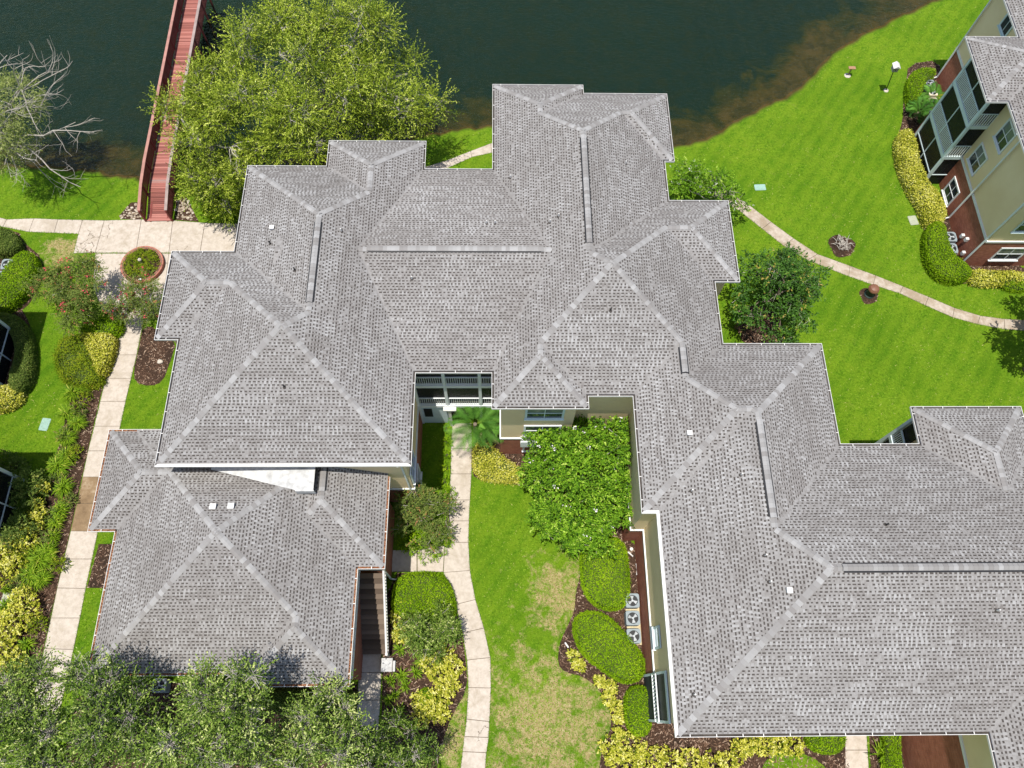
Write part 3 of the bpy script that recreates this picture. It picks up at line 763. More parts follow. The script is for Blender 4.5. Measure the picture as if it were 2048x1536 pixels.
def main_details():
    B = bm_
    # bay with bricks and a stack of windows facing the courtyard (south)
    yw = 14.35
    window(B, (2.55, yw, 7.2), (1, 0, 0), 2.0, 1.5, 2, 2, .12, 'blue_trim', True)
    window(B, (2.55, yw, 4.4), (1, 0, 0), 2.0, 1.6, 2, 2, .12, 'white_trim')
    window(B, (2.55, yw+.03, 1.45), (1, 0, 0), 1.9, 1.5, 2, 2, .12, 'white_trim')
    b = MB(); b.box(1.35, 3.75, yw-.55, yw+.02, 3.0, 3.25); b.box(1.35, 3.75, yw-.55, yw-.47, 3.25, 3.9)
    b.part('window_box', MAT['white_trim'], B)
    # tall window in the wall east of the left wing, and pipes
    window(B, (-4.72, 12.2, 4.6), (0, 1, 0), 1.5, 1.7, 2, 2, .12, 'white_trim')
    window(B, (-4.69, 12.2, 1.5), (0, 1, 0), 1.5, 1.7, 2, 2, .12, 'white_trim')
    downspout(B, -4.95, 11.31, 9.0, 0, -1)
    # wall beside the condensing units
    window(B, (8.19, 3.05, 4.6), (0, -1, 0), 1.0, 1.3, 2, 1, .10, 'blue_trim', True)
    # screened corner porch of the right wing: dark panels on the wall stand for its screened, shaded depth
    x = 8.20; p = MB()
    for z0, z1 in ((0, 2.8), (3.1, 5.9)):
        for yy in (-.88, 1.36): p.box(x-.10, x-.02, yy-.06, yy+.06, z0, z1)
        p.box(x-.10, x-.02, -.94, 1.42, z1, z1+.25)
    pp = p.part('porch_frame', MAT['blue_trim'], B)
    for z in (0, 3.1): MB().box(x-.055, x-.045, -.82, 1.30, z+.02, z+2.78).part('screen_panel', MAT['slate_screen'], pp)
    rl = MB().box(x-.20, x-.14, -.9, 1.35, 4.05, 4.12).box(x-.20, x-.14, -.9, 1.35, 3.16, 3.22).part('railing', MAT['white_trim'], B)
    for k in range(13): MB().box(x-.19, x-.14, -.80+k*.175, -.748+k*.175, 3.2, 4.06).part('baluster', MAT['white_trim'], rl)
    # balcony rail on the small north wing at the right
    m = MB()
    for z in (6.1, 3.05): m.box(21.60, 21.86, 12.50, 13.55, z-.2, z+.05); m.box(21.66, 21.74, 12.50, 13.55, z+1.0, z+1.08)
    m.box(21.58, 21.76, 13.40, 13.56, 0, 8.9); rl = m.part('balcony_frame', MAT['blue_trim'], B)
    for z in (6.1, 3.05):
        for k in range(8): MB().box(21.68, 21.72, 12.56+k*.11, 12.60+k*.11, z+.05, z+1.0).part('baluster', MAT['white_trim'], rl)
        MB().box(21.80, 21.82, 12.50, 13.40, z+.05, z+2.7).part('screen_panel', MAT['screen'], rl)
    # window, vents and stacks on the roof
    def stack(px, py, kind):
        # follow the sight line down to the roof surface
        lo = None
        for z in np.arange(13, 8.9, -.01):
            g = G(px, py, z)
            if ROOF.env(np.array(g[0]), np.array(g[1])) + ROOF.z0 >= z: lo = g; break
        if lo is None: return
        x, y, z = lo; m = MB()
        if kind == 'box':
            m.box(x-.10, x+.10, y-.10, y+.10, z-.12, z+.16); m.box(x-.125, x+.125, y-.13, y+.11, z+.16, z+.18); m.part('roof_vent', MAT['pipe_white'], B)
        else:
            m.lathe((x, y, z-.1), [(.04, 0), (.04, .38), (.03, .38), (.03, .34)], 10); o = m.part('vent_pipe', MAT['pipe_white' if kind == 'w' else 'dark_metal'], B)
            MB().lathe((x, y, z-.03), [(.11, -.03), (.10, .02), (.05, .08)], 10).part('flashing', MAT['shingle_band'], o)
    for p in [(545, 457), (1378, 867), (1577, 1181)]: stack(*p, 'box')
    for p in [(683, 463), (973, 447), (990, 447), (1021, 356), (1117, 433), (824, 558), (1251, 88+240), (1388, 1389), (1482, 950), (1539, 1164), (1530, 1111), (1993, 1221), (1383, 982), (1100, 445)]: stack(*p, 'w')
    for p in [(590, 541), (569, 774), (1221, 621), (1771, 1050), (541, 488)]: stack(*p, 'd')
main_details()

# ================================================================ lower wing in front of it
LOW_Z = 6.0
LOW = [(-21.05,13.87),(-16.2,13.87),(-16.2,11.17),(-5.7,11.17),(-5.7,6.34),(-7.06,6.34),(-7.06,.82),(-12.25,.82),(-12.25,1.35),(-19.66,1.35),(-19.66,8.3),(-21.05,8.3)]
LOWR = [(-19.66,-7.06,1.35,13.95), (-12.25,-7.06,.82,6.5), (-12.1,-5.7,6.34,18.0), (-21.05,-14,8.3,13.87)]
bl_ = thing('low_wing', (-13, 6, 0), 'lower wing with grey hip roof and leaf-filled gutters at bottom left', 'building')
ROOF2 = Roof(LOWR, LOW_Z+.02)
ROOF2.build(bl_, 300)
gutters(LOW, LOW_Z, bl_, skip=(1, 2), litter=150)
walls(LOW, LOW_Z-.09, bl_, skip=(1, 2))
def low_details():
    B = bl_
    # white flashed saddle where the roof meets the taller wall
    def rz(x, y): return ROOF2.z(x, y)
    MB().add([(-14.6, 11.12, 7.62), (-10.1, 9.92, 8.02), (-9.2, 9.92, 8.06), (-9.2, 11.36, 8.10), (-10.1, 11.36, 8.08), (-14.6, 11.36, 7.64)], [(0, 1, 4, 5), (1, 2, 3, 4)]).part('roof_saddle', MAT['membrane'], B)
    MB().box(-10.12, -9.18, 9.86, 9.92, 7.55, 8.04).part('saddle_edge', MAT['membrane'], B)
    for px in ((428, 1014), (464, 1013)):
        for z in np.arange(10, 6, -.01):
            g = G(*px, z)
            if ROOF2.env(np.array(g[0]), np.array(g[1])) + ROOF2.z0 >= z: break
        m = MB(); m.box(g[0]-.12, g[0]+.12, g[1]-.11, g[1]+.11, z-.12, z+.18); m.box(g[0]-.15, g[0]+.15, g[1]-.15, g[1]+.13, z+.18, z+.20); m.part('roof_vent', MAT['pipe_white'], B)
    downspout(B, -6.15, 6.70, 6.0, 1, 0, .42)
low_details()
# ================================================================ neighbouring buildings
def porch(B, x, y0, y1, side, deep, zt=8.8, tops=(0, 3.05, 6.1), south=None, north=None, trim='blue_trim'):
    """three screened levels facing east (side=1) or west (side=-1), with railings on the upper two"""
    s = side; bk = x - s*deep
    part('porch_wall', [(bk, y0, 0), (bk, y1, 0), (bk, y1, zt), (bk, y0, zt)], [(0, 1, 2, 3)], MAT['porch_inside'], B)
    ends = [e for e in (('S', y0) if south else None, ('N', y1) if north else None) if e]
    for i, z in enumerate(tops):
        z1 = tops[i+1] - .22 if i+1 < len(tops) else zt
        a, b = sorted((x - s*.16, bk))
        MB().box(a, b, y0+.16, y1-.16, z-.10, z+.02).part('porch_floor', MAT['porch_inside'], B)
        a, b = sorted((x - s*.15, x + s*.03))
        m = MB()
        if i: m.box(a, b, y0-.02, y1+.02, z-.26, z+.06)
        for yy in (y0+.08, y1-.08): m.box(a, b, yy-.09, yy+.09, z+.06 if i else 0, z1)
        ym = (y0+y1)/2; a2, b2 = sorted((x - s*.10, x - s*.02))
        m.box(a2, b2, ym-.04, ym+.04, z+.06, z1); m.box(a2, b2, y0+.17, ym-.04, z+1.05, z+1.13); m.box(a2, b2, ym+.04, y1-.17, z+1.05, z+1.13)
        fr = m.part('porch_frame', MAT[trim], B)
        for ya, yb in ((y0+.17, ym-.04), (ym+.04, y1-.17)):
            a3, b3 = sorted((x - s*.065, x - s*.055))
            MB().box(a3, b3, ya, yb, z+1.13, z1).part('screen_panel', MAT['screen'], fr)
            MB().box(a3, b3, ya, yb, z+.07, z+1.05).part('screen_panel', MAT['screen'], fr)
        if i:
            for ya, yb in ((y0+.17, ym-.04), (ym+.04, y1-.17)):
                n = int((yb-ya)/.15); a4, b4 = sorted((x - s*.03, x + s*.0))
                for k in range(n):
                    yy = ya + (k+.5)*(yb-ya)/n
                    MB().box(a4, b4, yy-.034, yy+.034, z+.10, z+1.05).part('baluster', MAT['white_trim'], fr)
        for e, yy in ends:
            t = 1 if e == 'N' else -1
            xa, xb = sorted((x - s*.17, bk)); ya, yb = sorted((yy - t*.12, yy + t*.02)); m = MB()
            if i: m.box(xa, xb, ya, yb, z-.25, z+.05)
            m.box(xa, xb, ya+.03, yb-.03, z+1.05, z+1.12)
            m.part('side_rail', MAT[trim], fr)
            yc, yd = sorted((yy - t*.06, yy - t*.05))
            MB().box(xa, xb, yc, yd, z+1.12, z1).part('screen_panel', MAT['screen'], fr)
            if i:
                n = int((xb-xa)/.16)
                for k in range(n):
                    xx = xa + (k+.5)*(xb-xa)/n; MB().box(xx-.034, xx+.034, yy-.015 if t > 0 else yy-.015, yy+.015, z+.06, z+1.05).part('baluster', MAT['white_trim'], fr)
            else: MB().box(xa, xb, yc, yd, .05, 1.05).part('screen_panel', MAT['screen'], fr)

UR = [(34.1,46.2),(47,46.2),(47,27.4),(31.95,27.4),(31.95,34.42),(30.63,34.42),(30.63,39.97),(34.1,39.97)]
ur_ = thing('apartment_building', (38, 36, 0), 'cream and brick building with screened balconies at the top right corner', 'building')
ROOF3 = Roof([(34.1,47,33,46.2), (31.95,47,27.4,39.97), (30.63,42,34.42,39.97)], EAVE+.02)
ROOF3.build(ur_)
gutters(UR, EAVE, ur_)
walls(UR, EAVE-.09, ur_, ins=.75, skip=(4, 5))
def upper_right():
    B = ur_
    porch(B, 31.38, 35.10, 39.15, -1, 1.9, south=True)
    def on_x(px, py, x):
        zs = np.linspace(0, 9, 901); g = np.array([G(px, py, z) for z in zs]); return g[np.argmin(abs(g[:, 0]-x))]
    def on_y(px, py, y):
        zs = np.linspace(0, 9, 901); g = np.array([G(px, py, z) for z in zs]); return g[np.argmin(abs(g[:, 1]-y))]
    for px, h, xx, bl in (((2011, 272), 1.6, 32.70, True), ((1956, 318), 1.6, 32.70, True), ((1903, 383), 1.5, 32.67, False)):
        g = on_x(*px, xx); g[0] = xx; window(B, g, (0, -1, 0), 1.35, h, 2, 2, .12, 'white_trim', bl)
    g = on_y(2005, 517, 28.12); g[1] = 28.12; window(B, (g[0]+.1, 28.12, 1.55), (1, 0, 0), 1.9, 1.4, 2, 2, .10, 'white_trim', True)
    window(B, (34.6, 28.15, 4.9), (1, 0, 0), 1.9, 1.5, 2, 2, .12, 'blue_trim', True)
    g = on_x(2018, 45, 34.85); window(B, (34.85, g[1], g[2]), (0, -1, 0), 1.2, 1.5, 1, 2, .14, 'blue_trim')
    downspout(B, 32.55, 32.0, 9.0, -1, 0, .6); downspout(B, 32.58, 28.22, 9.0, -1, 0, .6); downspout(B, 34.72, 45.3, 9.0, -1, 0, .6)
    MB().box(34.84, 34.86, 41, 45.4, 3, 3.1)
    for y, z in ((29.9, .9), (29.4, 1.2), (28.75, .5)):      # small boxes and pipe stubs on the brick
        m = MB(); m.box(32.44, 32.66, y-.10, y+.10, z, z+.28); m.part('meter_box', MAT['pipe_white'], B)
upper_right()

def side_building(name, x, ys, yn, label):
    """a neighbour west of the path: only the screened bay nearest the lawn is in the photo"""
    bx = x; O = [(x-9, yn+5), (x-4.2, yn+5), (x-4.2, yn), (x, yn), (x, ys), (x-4.2, ys), (x-4.2, ys-3), (x-9, ys-3)]
    B = thing(name, (x-4, (ys+yn)/2, 0), label, 'building')
    R = Roof([(x-9, x-4.2, ys-3, yn+5), (x-8, x, ys, yn)], EAVE+.02); R.build(B)
    gutters(O, EAVE, B); walls(O, EAVE-.09, B, skip=(3, 2))
    porch(B, x-.5, ys+.5, yn-.5, 1, 2.4, north=True)
    return B
side_building('apartment_building', -30.95, 18.3, 23.1, 'building with a screened porch behind the curved hedge at the left edge')
side_building('apartment_building', -28.25, 8.6, 13.3, 'building with a screened porch beside the yellow-edged shrubs at the left edge')
# ================================================================ paths, made of separate slabs
HARD = []      # polygons no grass grows on
def shrink(P, d=.012):
    P = [np.array(p) for p in P]; n = len(P)
    if sum(P[i][0]*P[(i+1) % n][1]-P[(i+1) % n][0]*P[i][1] for i in range(n)) > 0: P = P[::-1]
    return inset([tuple(p) for p in P], d)
def paved(name, polys, mat='concrete', z=.035, mats=None):
    o = None; mb = MB()
    for P in polys: HARD.append(P); mb.add([(x, y, .006 + .0015*len(mb.F)) for x, y in P], [tuple(range(len(P))) if sum(P[i][0]*P[(i+1) % len(P)][1]-P[(i+1) % len(P)][0]*P[i][1] for i in range(len(P))) > 0 else tuple(range(len(P)))[::-1]])
    base = mb.top(name, MAT['joint'], kind='structure')
    for i, P in enumerate(polys):
        m = MAT[mats[i] if mats and mats[i] else mat]
        dz = random.uniform(-.004, .004)
        S = shrink(P, random.uniform(.010, .016)); S2 = shrink(P, .026); n = len(S)
        V = [(*p, -.02) for p in S] + [(*p, z+dz-.012) for p in S] + [(*p, z+dz) for p in S2]
        F = [tuple(range(2*n, 3*n))[::-1]] + [(k, n+k, n+(k+1) % n, (k+1) % n) for k in range(n)] + [(n+k, 2*n+k, 2*n+(k+1) % n, n+(k+1) % n) for k in range(n)]
        part('slab', V, F, m, base)
    return base
def ribbon(L, R): return [GL([L[i], R[i], R[i+1], L[i+1]]) for i in range(len(L)-1)]

# courtyard path
_L = [(905,846),(902,897),(901,948),(899,1000),(897,1042),(890,1085),(887,1145),(911,1209),(925,1266),(934,1320),(936.5,1375),(933,1438),(928.6,1473),(925,1503),(920,1545)]
_R = [(943,846),(944,897),(943,948),(940,1000),(938,1042),(937,1085),(940,1141),(951,1199),(968,1256),(981,1315),(982,1376),(979,1443),(977.5,1475),(973,1505),(970,1545)]
_pp = ribbon(_L, _R)
_pp += [GL([(776,1100),(834,1100),(834,1144),(776,1144)]), GL([(834.5,1100),(889.5,1091),(886.5,1144),(834.5,1144)])]
paved('courtyard_path', _pp)
# walk at the foot of the stairs
paved('stair_path', ribbon([(716,1302),(717,1345),(715,1400),(712,1460),(710,1545)], [(763,1302),(763,1345),(761,1400),(757,1460),(752,1545)]))
# west walk
_L = [(244,620),(232,665),(223.5,710),(211.6,757),(200.7,803),(188.8,852.5),(176.6,902),(165.6,954),(154,1007),(142,1062),(128.5,1118),(115,1176),(102.5,1236),(89,1297),(75,1360),(60,1425),(40,1500)]
_R = [(294,620),(282,667),(273.5,710),(262.5,757),(251.5,803),(241,852.5),(229.5,902),(219,954),(208,1007),(196,1063),(184.6,1118),(172,1177),(160.5,1236),(147.5,1299),(134,1360),(120,1425),(102,1500)]
paved('west_path', ribbon(_L, _R), mats=[None]*7 + ['concrete_wet', 'concrete_wet'] + [None]*8)
# lakeside walk and plaza
_pl = [GL(q) for q in ([(-60,420),(14,439),(6,454),(-60,440)], [(14,439),(68,437),(58,464),(6,454)], [(68,437),(116,439),(108.6,466),(58,464)], [(116,439),(165.6,440),(157,468),(108.6,466)],
       [(165.6,440),(209,441),(190.6,506),(147,507),(157,468)], [(209,441),(283,439),(272,506),(190.6,506)], [(283,439),(346,441),(338,506),(272,506)], [(346,441),(410,446),(400,507),(338,506)], [(410,446),(485,448),(478,512),(400,507)],
       [(190.6,507),(252,507),(247,575),(186,575)], [(252,507),(338,507),(330,575),(247,575)], [(338,507),(372,507),(352,575),(330,575)], [(186,575),(247,575),(240,640),(205,620)], [(247,575),(330,575),(314,632),(240,640)])]
paved('plaza', _pl)
# garden walk on the right, behind the magnolia
_U = [(1440,372),(1498,410),(1542,444),(1587,477),(1635,508.5),(1700,532),(1751,551),(1806,573),(1857,594),(1908.6,616),(1960,631.6),(2008,638),(2058,641),(2120,640)]
_D = [(1424,388),(1481,424),(1524,458),(1567,492),(1614.6,520.5),(1697,553),(1746,570),(1799,587),(1850,611),(1905,635),(1954.7,648.7),(2009,659),(2058,662),(2120,662)]
paved('garden_path', ribbon(_U, _D), 'concrete_old')
# path end by the lake, between the roofs
paved('lakeside_path', ribbon([(838,338),(896,320),(940.6,302.5),(981.6,287),(1030,276)], [(850,358),(903,333),(944,314.5),(983,306),(1030,294)]))
# walk under the right wing
paved('entry_path', ribbon([(1688,1440),(1690,1500),(1691,1560)], [(1731,1440),(1735,1500),(1739,1560)]))

# ================================================================ planting beds
BEDS = []
def bed(name, px, sm=1, z=.014, mat='mulch'):
    P = smooth_poly(GL(px), sm) if sm else GL(px); BEDS.append(P)
    n = len(P); c = np.mean(P, 0)
    bm = bmesh.new(); vs = [bm.verts.new((x, y, z)) for x, y in P]; f = bm.faces.new(vs)
    if f.normal.z < 0 or sum(P[i][0]*P[(i+1) % n][1]-P[(i+1) % n][0]*P[i][1] for i in range(n)) < 0: f.normal_flip()
    bmesh.ops.triangulate(bm, faces=bm.faces); bm.verts.index_update()
    V = [v.co[:] for v in bm.verts]; F = [[v.index for v in q.verts] for q in bm.faces]; bm.free()
    return top(name, V, F, MAT[mat], kind='structure')
bed('planting_bed', [(1146,1070),(1158,1110),(1160,1150),(1150,1190),(1150,1220),(1132,1258),(1118,1290),(1115,1328),(1130,1345),(1165,1352),(1195,1375),(1215,1405),(1223,1432),(1220,1462),(1205,1490),(1195,1560),(1420,1560),(1420,1470),(1330,1440),(1290,1200),(1270,1060)])
bed('planting_bed', [(944,870),(942,950),(965,962),(1010,966),(1050,972),(1100,1010),(1150,1085),(1278,1085),(1292,1010),(1275,840),(1010,850)], z=.016)
bed('planting_bed', [(765,1146),(884,1146),(908,1208),(923,1266),(932,1320),(935,1378),(905,1430),(885,1480),(870,1560),(756,1560),(766,1400)], z=.018)
bed('planting_bed', [(150,660),(140,775),(141,800),(128,851),(118,899),(108,911),(100,958),(87,1010),(83,1052),(60,1085),(-40,1085),(-60,1340),(20,1420),(75,1350),(101,1236),(127,1118),(141,1062),(164,954),(187,852),(210,757),(230,665),(225,640)], z=.015)
bed('planting_bed', [(286,652),(277,700),(267,742),(272,766),(300,773),(326,764),(341,722),(353,684),(330,678),(310,655)], z=.016)
bed('planting_bed', [(198,1088),(232,1088),(212,1176),(174,1176)], 0, z=.017)
bed('planting_bed', [(-40,610),(40,612),(62,650),(68,700),(64,752),(45,800),(10,828),(-40,845)], z=.015)
bed('planting_bed', [(-40,455),(38,462),(42,480),(90,520),(78,575),(52,620),(0,640),(-40,640)], z=.016)
bed('planting_bed', [(1816,128),(1812,170),(1806,205),(1806,240),(1790,288),(1791,316),(1806,357),(1838,400),(1849,428),(1846,478),(1849,518),(1864,545),(1891,562),(1915,567),(1960,568),(1997,579),(2060,584),(2060,530),(1940,520),(1900,440),(1860,380),(1830,290),(1880,170),(1880,120)], z=.015)
bed('planting_bed', [(1478,610),(1470,650),(1490,694),(1560,694),(1572,660),(1540,612)], z=.017)
bed('planting_bed', [(1340,1462),(1345,1560),(1700,1560),(1690,1462)], 0, z=.017)
bed('planting_bed', [(1738,1462),(1742,1560),(1985,1560),(1975,1462)], 0, z=.018)
bed('planting_bed', [(215,1362),(715,1368),(712,1560),(120,1560),(150,1400)], 0, z=.013)
LAWN_ISLE = smooth_poly(GL([(1518,1560),(1530,1518),(1562,1503),(1600,1505),(1640,1522),(1668,1560)]), 1)
o = top('lawn_patch', [(x, y, .022) for x, y in LAWN_ISLE], [tuple(range(len(LAWN_ISLE))) if sum(LAWN_ISLE[i][0]*LAWN_ISLE[(i+1) % len(LAWN_ISLE)][1]-LAWN_ISLE[(i+1) % len(LAWN_ISLE)][0]*LAWN_ISLE[i][1] for i in range(len(LAWN_ISLE))) > 0 else tuple(range(len(LAWN_ISLE)))[::-1]], MAT['ground'], kind='structure')
def ring_bed(px, py, r, h, label=None):
    c = G(px, py); mb = MB(); V = []; n = 26
    prof = [(1.0, .012), (.8, .05), (.45, h), (0.02, h*1.15)]
    for k, (a, z) in enumerate(prof):
        for i in range(n):
            t = 6.2832*i/n; rr = r*a*(1 + .10*math.sin(3*t + 1) + .06*math.sin(5*t)) ; V.append((c[0]+rr*math.cos(t), c[1]+rr*math.sin(t), z + random.uniform(-.01, .02)))
    F = [(k*n+i, k*n+(i+1) % n, (k+1)*n+(i+1) % n, (k+1)*n+i) for k in range(len(prof)-1) for i in range(n)]
    BEDS.append([(c[0]+r*math.cos(6.2832*i/n), c[1]+r*math.sin(6.2832*i/n)) for i in range(n)])
    return V, F
V, F = ring_bed(1683, 492, .92, .16); top('mulch_ring', V, F, MAT['mulch'], kind='structure')
V, F = ring_bed(1737, 592, .62, .06); top('mulch_ring', V, F, MAT['mulch'], kind='structure')

# loose chips, stones, grass blades: nobody could count them
def scatter(polys, dens, rg):
    out = []
    for P in polys:
        P = list(P); A = np.array(P); x0, y0 = A.min(0); x1, y1 = A.max(0); n = int((x1-x0)*(y1-y0)*dens)
        x = rg.uniform(x0, x1, n); y = rg.uniform(y0, y1, n); m = pip(P, x, y); out.append(np.stack([x[m], y[m]], -1))
    return np.concatenate(out)
rg = np.random.default_rng(21)
pts = scatter(BEDS, 60, rg); n = len(pts); ang = rg.random(n)*6.28; L = rg.uniform(.03, .09, n); w = rg.uniform(.008, .022, n)
u = np.stack([np.cos(ang), np.sin(ang), rg.uniform(-.25, .25, n)], -1); v = np.stack([-np.sin(ang), np.cos(ang), rg.uniform(-.3, .3, n)], -1)
c = np.stack([pts[:, 0], pts[:, 1], rg.uniform(.025, .05, n)], -1)
V = np.stack([c - u*L[:, None] - v*w[:, None], c + u*L[:, None] - v*w[:, None], c + u*L[:, None] + v*w[:, None], c - u*L[:, None] + v*w[:, None]], 1).reshape(-1, 3)
top('mulch_chips', V, np.arange(4*n).reshape(-1, 4), MAT['mulch_chip'], 'loose bark chips scattered over the planting beds', 'mulch', kind='stuff', tint=rg.random(n))

def grass():
    rg = np.random.default_rng(5)
    N = 330000
    # denser where the photo is nearer; sampled over the frame's ground footprint
    pxs = rg.uniform(-30, 2078, N); pys = rg.uniform(-20, 1560, N)
    d = CM @ np.stack([(pxs-1024)/CAM_F, -(pys-768)/CAM_F, -np.ones(N)]); t = -CAM_H/d[2]
    x, y = d[0]*t, d[1]*t
    m = (y < shore_y(x) - .75)
    for P in HARD + BEDS: m &= ~pip(P, x, y)
    for O in (MAIN, LOW, UR): m &= ~pip(inset(O, .8), x, y)
    x, y = x[m], y[m]; n = len(x)
    # longer blades leaning over the edges of the slabs
    ex = []; ey = []; ea = []
    for P in HARD:
        A = np.array(P); B = np.roll(A, -1, 0); cc = A.mean(0)
        for a, b in zip(A, B):
            k = int(np.linalg.norm(b-a)*22); t_ = rg.random(k)[:, None]; q = a + (b-a)*t_; e = (b-a)/max(1e-6, np.linalg.norm(b-a)); nn = np.array([e[1], -e[0]])
            if (a - cc) @ nn < 0: nn = -nn
            o_ = q + nn*.04; m = np.ones(k, bool)
            for Q in HARD: m &= ~pip(Q, o_[:, 0], o_[:, 1])
            for Q in BEDS: m &= ~pip(Q, o_[:, 0], o_[:, 1])
            m &= ~pip(inset(MAIN, .3), o_[:, 0], o_[:, 1])
            q = q + nn*rg.uniform(.0, .04, (k, 1)); ex.append(q[m, 0]); ey.append(q[m, 1]); ea.append(math.atan2(-nn[1], -nn[0]) + rg.normal(0, .7, m.sum()))
    ex, ey, ea = map(np.concatenate, (ex, ey, ea)); ne = len(ex)
    x = np.concatenate([x, ex]); y = np.concatenate([y, ey]); n0 = n; n = n + ne
    ang = rg.random(n)*6.28; ang[n0:] = ea; L = rg.uniform(.05, .13, n); w = rg.uniform(.012, .026, n); h = rg.uniform(.02, .075, n)
    c, s = np.cos(ang), np.sin(ang)
    z = np.zeros(n); h[n0:] = rg.uniform(.05, .09, ne)
    V = np.stack([np.stack([x - s*w, y + c*w, z], -1), np.stack([x + s*w, y - c*w, z], -1), np.stack([x + c*L, y + s*L, z + h], -1)], 1).reshape(-1, 3)
    tint = np.clip(rg.normal(.5, .2, n) + .12*np.sin(x*.7)*np.cos(y*.9), 0, 1)
    top('grass', V, np.arange(3*n).reshape(-1, 3), MAT['grass_blade'], 'short mown green grass blades of the lawns', 'grass', kind='stuff', base=np.zeros(3), tint=tint)
def stones(name, px, dens, label):
    P = GL(px); rg = np.random.default_rng(3); pts = scatter([P], dens, rg); V = []; F = []; T = []
    base = [(1, 0, 0), (-1, 0, 0), (0, 1, 0), (0, -1, 0), (0, 0, 1), (0, 0, -.4)]
    fs = [(0, 2, 4), (2, 1, 4), (1, 3, 4), (3, 0, 4), (2, 0, 5), (1, 2, 5), (3, 1, 5), (0, 3, 5)]
    for x, y in pts:
        r = rg.uniform(.05, .14); a = rg.random()*6.28; k = len(V)
        for bx, by, bz in base:
            q = r*rg.uniform(.8, 1.2); V.append((x + q*(bx*math.cos(a)-by*math.sin(a)), y + q*.8*(bx*math.sin(a)+by*math.cos(a)), .02 + bz*q*.7))
        F += [tuple(i+k for i in f) for f in fs]; T += [rg.random()]*8
    BEDS.append(P)
    top(name, V, F, MAT['stone'], label, 'stones', kind='stuff', tint=T)
bed('stone_bed', [(238,432),(262,405),(286,404),(282,440),(242,438)], 0, mat='mulch'); stones('stones', [(238,434),(258,408),(284,406),(282,438),(242,438)], 40, 'pale stones on the left of the bridge foot')
bed('stone_bed', [(352,395),(372,392),(398,444),(350,440)], 0, mat='mulch'); stones('stones', [(352,397),(372,394),(396,442),(350,438)], 40, 'pale stones on the right of the bridge foot')
grass()
# ================================================================ plants
def unit(v): return v/(np.linalg.norm(v, axis=-1, keepdims=True)+1e-9)
def leafmesh(C, D, N, l, w, fold=.25):
    """diamond leaves: base C, axis D, normal N"""
    S = unit(np.cross(D, N)); N = unit(np.cross(S, D)); l = np.asarray(l)[..., None] if np.ndim(l) else l; w = np.asarray(w)[..., None] if np.ndim(w) else w
    V = np.stack([C, C + D*l*.5 + S*w*.5 + N*w*fold, C + D*l, C + D*l*.5 - S*w*.5 + N*w*fold], 1).reshape(-1, 3)
    return V, np.arange(len(V)).reshape(-1, 4)
def mscale(px, py, z):
    return np.linalg.norm(G(px+10, py, z) - G(px-10, py, z))/20
def lobes_px(L):
    """(px, py, z, radius in px, flatness) -> centre, radii in metres"""
    out = []
    for q in L:
        px, py, z, r = q[:4]; fl = q[4] if len(q) > 4 else .75
        k = mscale(px, py, z)*r; c = G(px, py, z); rz = min(k*fl, max(.25, z*.95)); out.append((c, np.array([k, k, rz])))
    return out
def clumps(lobes, rg, k, fr=(.22, .38)):
    out = []
    for c, r in lobes:
        out.append((c - np.array([0, 0, r[2]*.25]), r*.4, .03))
        for i in range(k):
            d = unit(rg.normal(size=3) + (0, 0, .5)); f = rg.uniform(*fr); q = c + d*r*(1.06 - f*.6)
            rr = r[0]*f; out.append((q, np.array([rr, rr, min(rr*.75, max(.2, q[2]*.8))])))
    return out
def cloud(lobes, n, rg, shell=.35, up=.25, rough=.22):
    A = np.array([l[1][0]*l[1][2]*(l[2] if len(l) > 2 else 1) for l in lobes]); lobes = [l[:2] for l in lobes]; A = A/A.sum(); P = []; O = []
    while sum(len(p) for p in P) < n:
        m = n
        k = rg.choice(len(lobes), m, p=A); d = unit(rg.normal(size=(m, 3)) + (0, 0, up))
        c = np.array([l[0] for l in lobes])[k]; r = np.array([l[1] for l in lobes])[k]
        ph = k*1.7
        nz = np.sin(d[:, 0]*5.1+ph)*np.sin(d[:, 1]*4.3+ph*2)+.6*np.sin(d[:, 2]*7+d[:, 0]*6+ph)+.5*np.sin(d[:, 1]*11+ph*3)*np.sin(d[:, 0]*9)
        f = (1 + rough*.55*nz)*(1 - shell*rg.random(m)**1.6)
        p = c + d*r*f[:, None]; keep = p[:, 2] > .08
        for j, (cc, rr) in enumerate(lobes):
            q = (((p-cc)/rr)**2).sum(1); keep &= (q > .45) | (k == j)
        P.append(p[keep]); O.append(d[keep])
    return np.concatenate(P)[:n], np.concatenate(O)[:n]
def sprays(lobes, n, per, l, w, rg, droop=.25, length=.5, shell=.35, up=.25, rough=.22, spread=.6):
    P, O = cloud(lobes, n, rg, shell, up, rough)
    D = unit(O + rg.normal(size=P.shape)*.55 + np.array([0, 0, -droop]))
    t = np.tile(np.linspace(.05, 1, per), n); i = np.repeat(np.arange(n), per); m = n*per
    Ls = length*rg.uniform(.6, 1.3, n)
    base = P[i] + D[i]*(t*Ls[i])[:, None] + np.array([0, 0, -1.0])*(droop*.4*(t*Ls[i])**2)[:, None]
    ld = unit((D[i] + rg.normal(size=(m, 3))*spread)*np.array([1, 1, .55])); nn = unit(rg.normal(size=(m, 3))*.42 + (0, 0, 1) + O[i]*.25)
    V, F = leafmesh(base, ld, nn, l*rg.uniform(.7, 1.3, m), w*rg.uniform(.7, 1.3, m))
    tint = np.clip(np.repeat(rg.normal(.47, .22, n), per) + rg.normal(0, .15, m), 0, 1)
    return V, F, tint, P, D, Ls
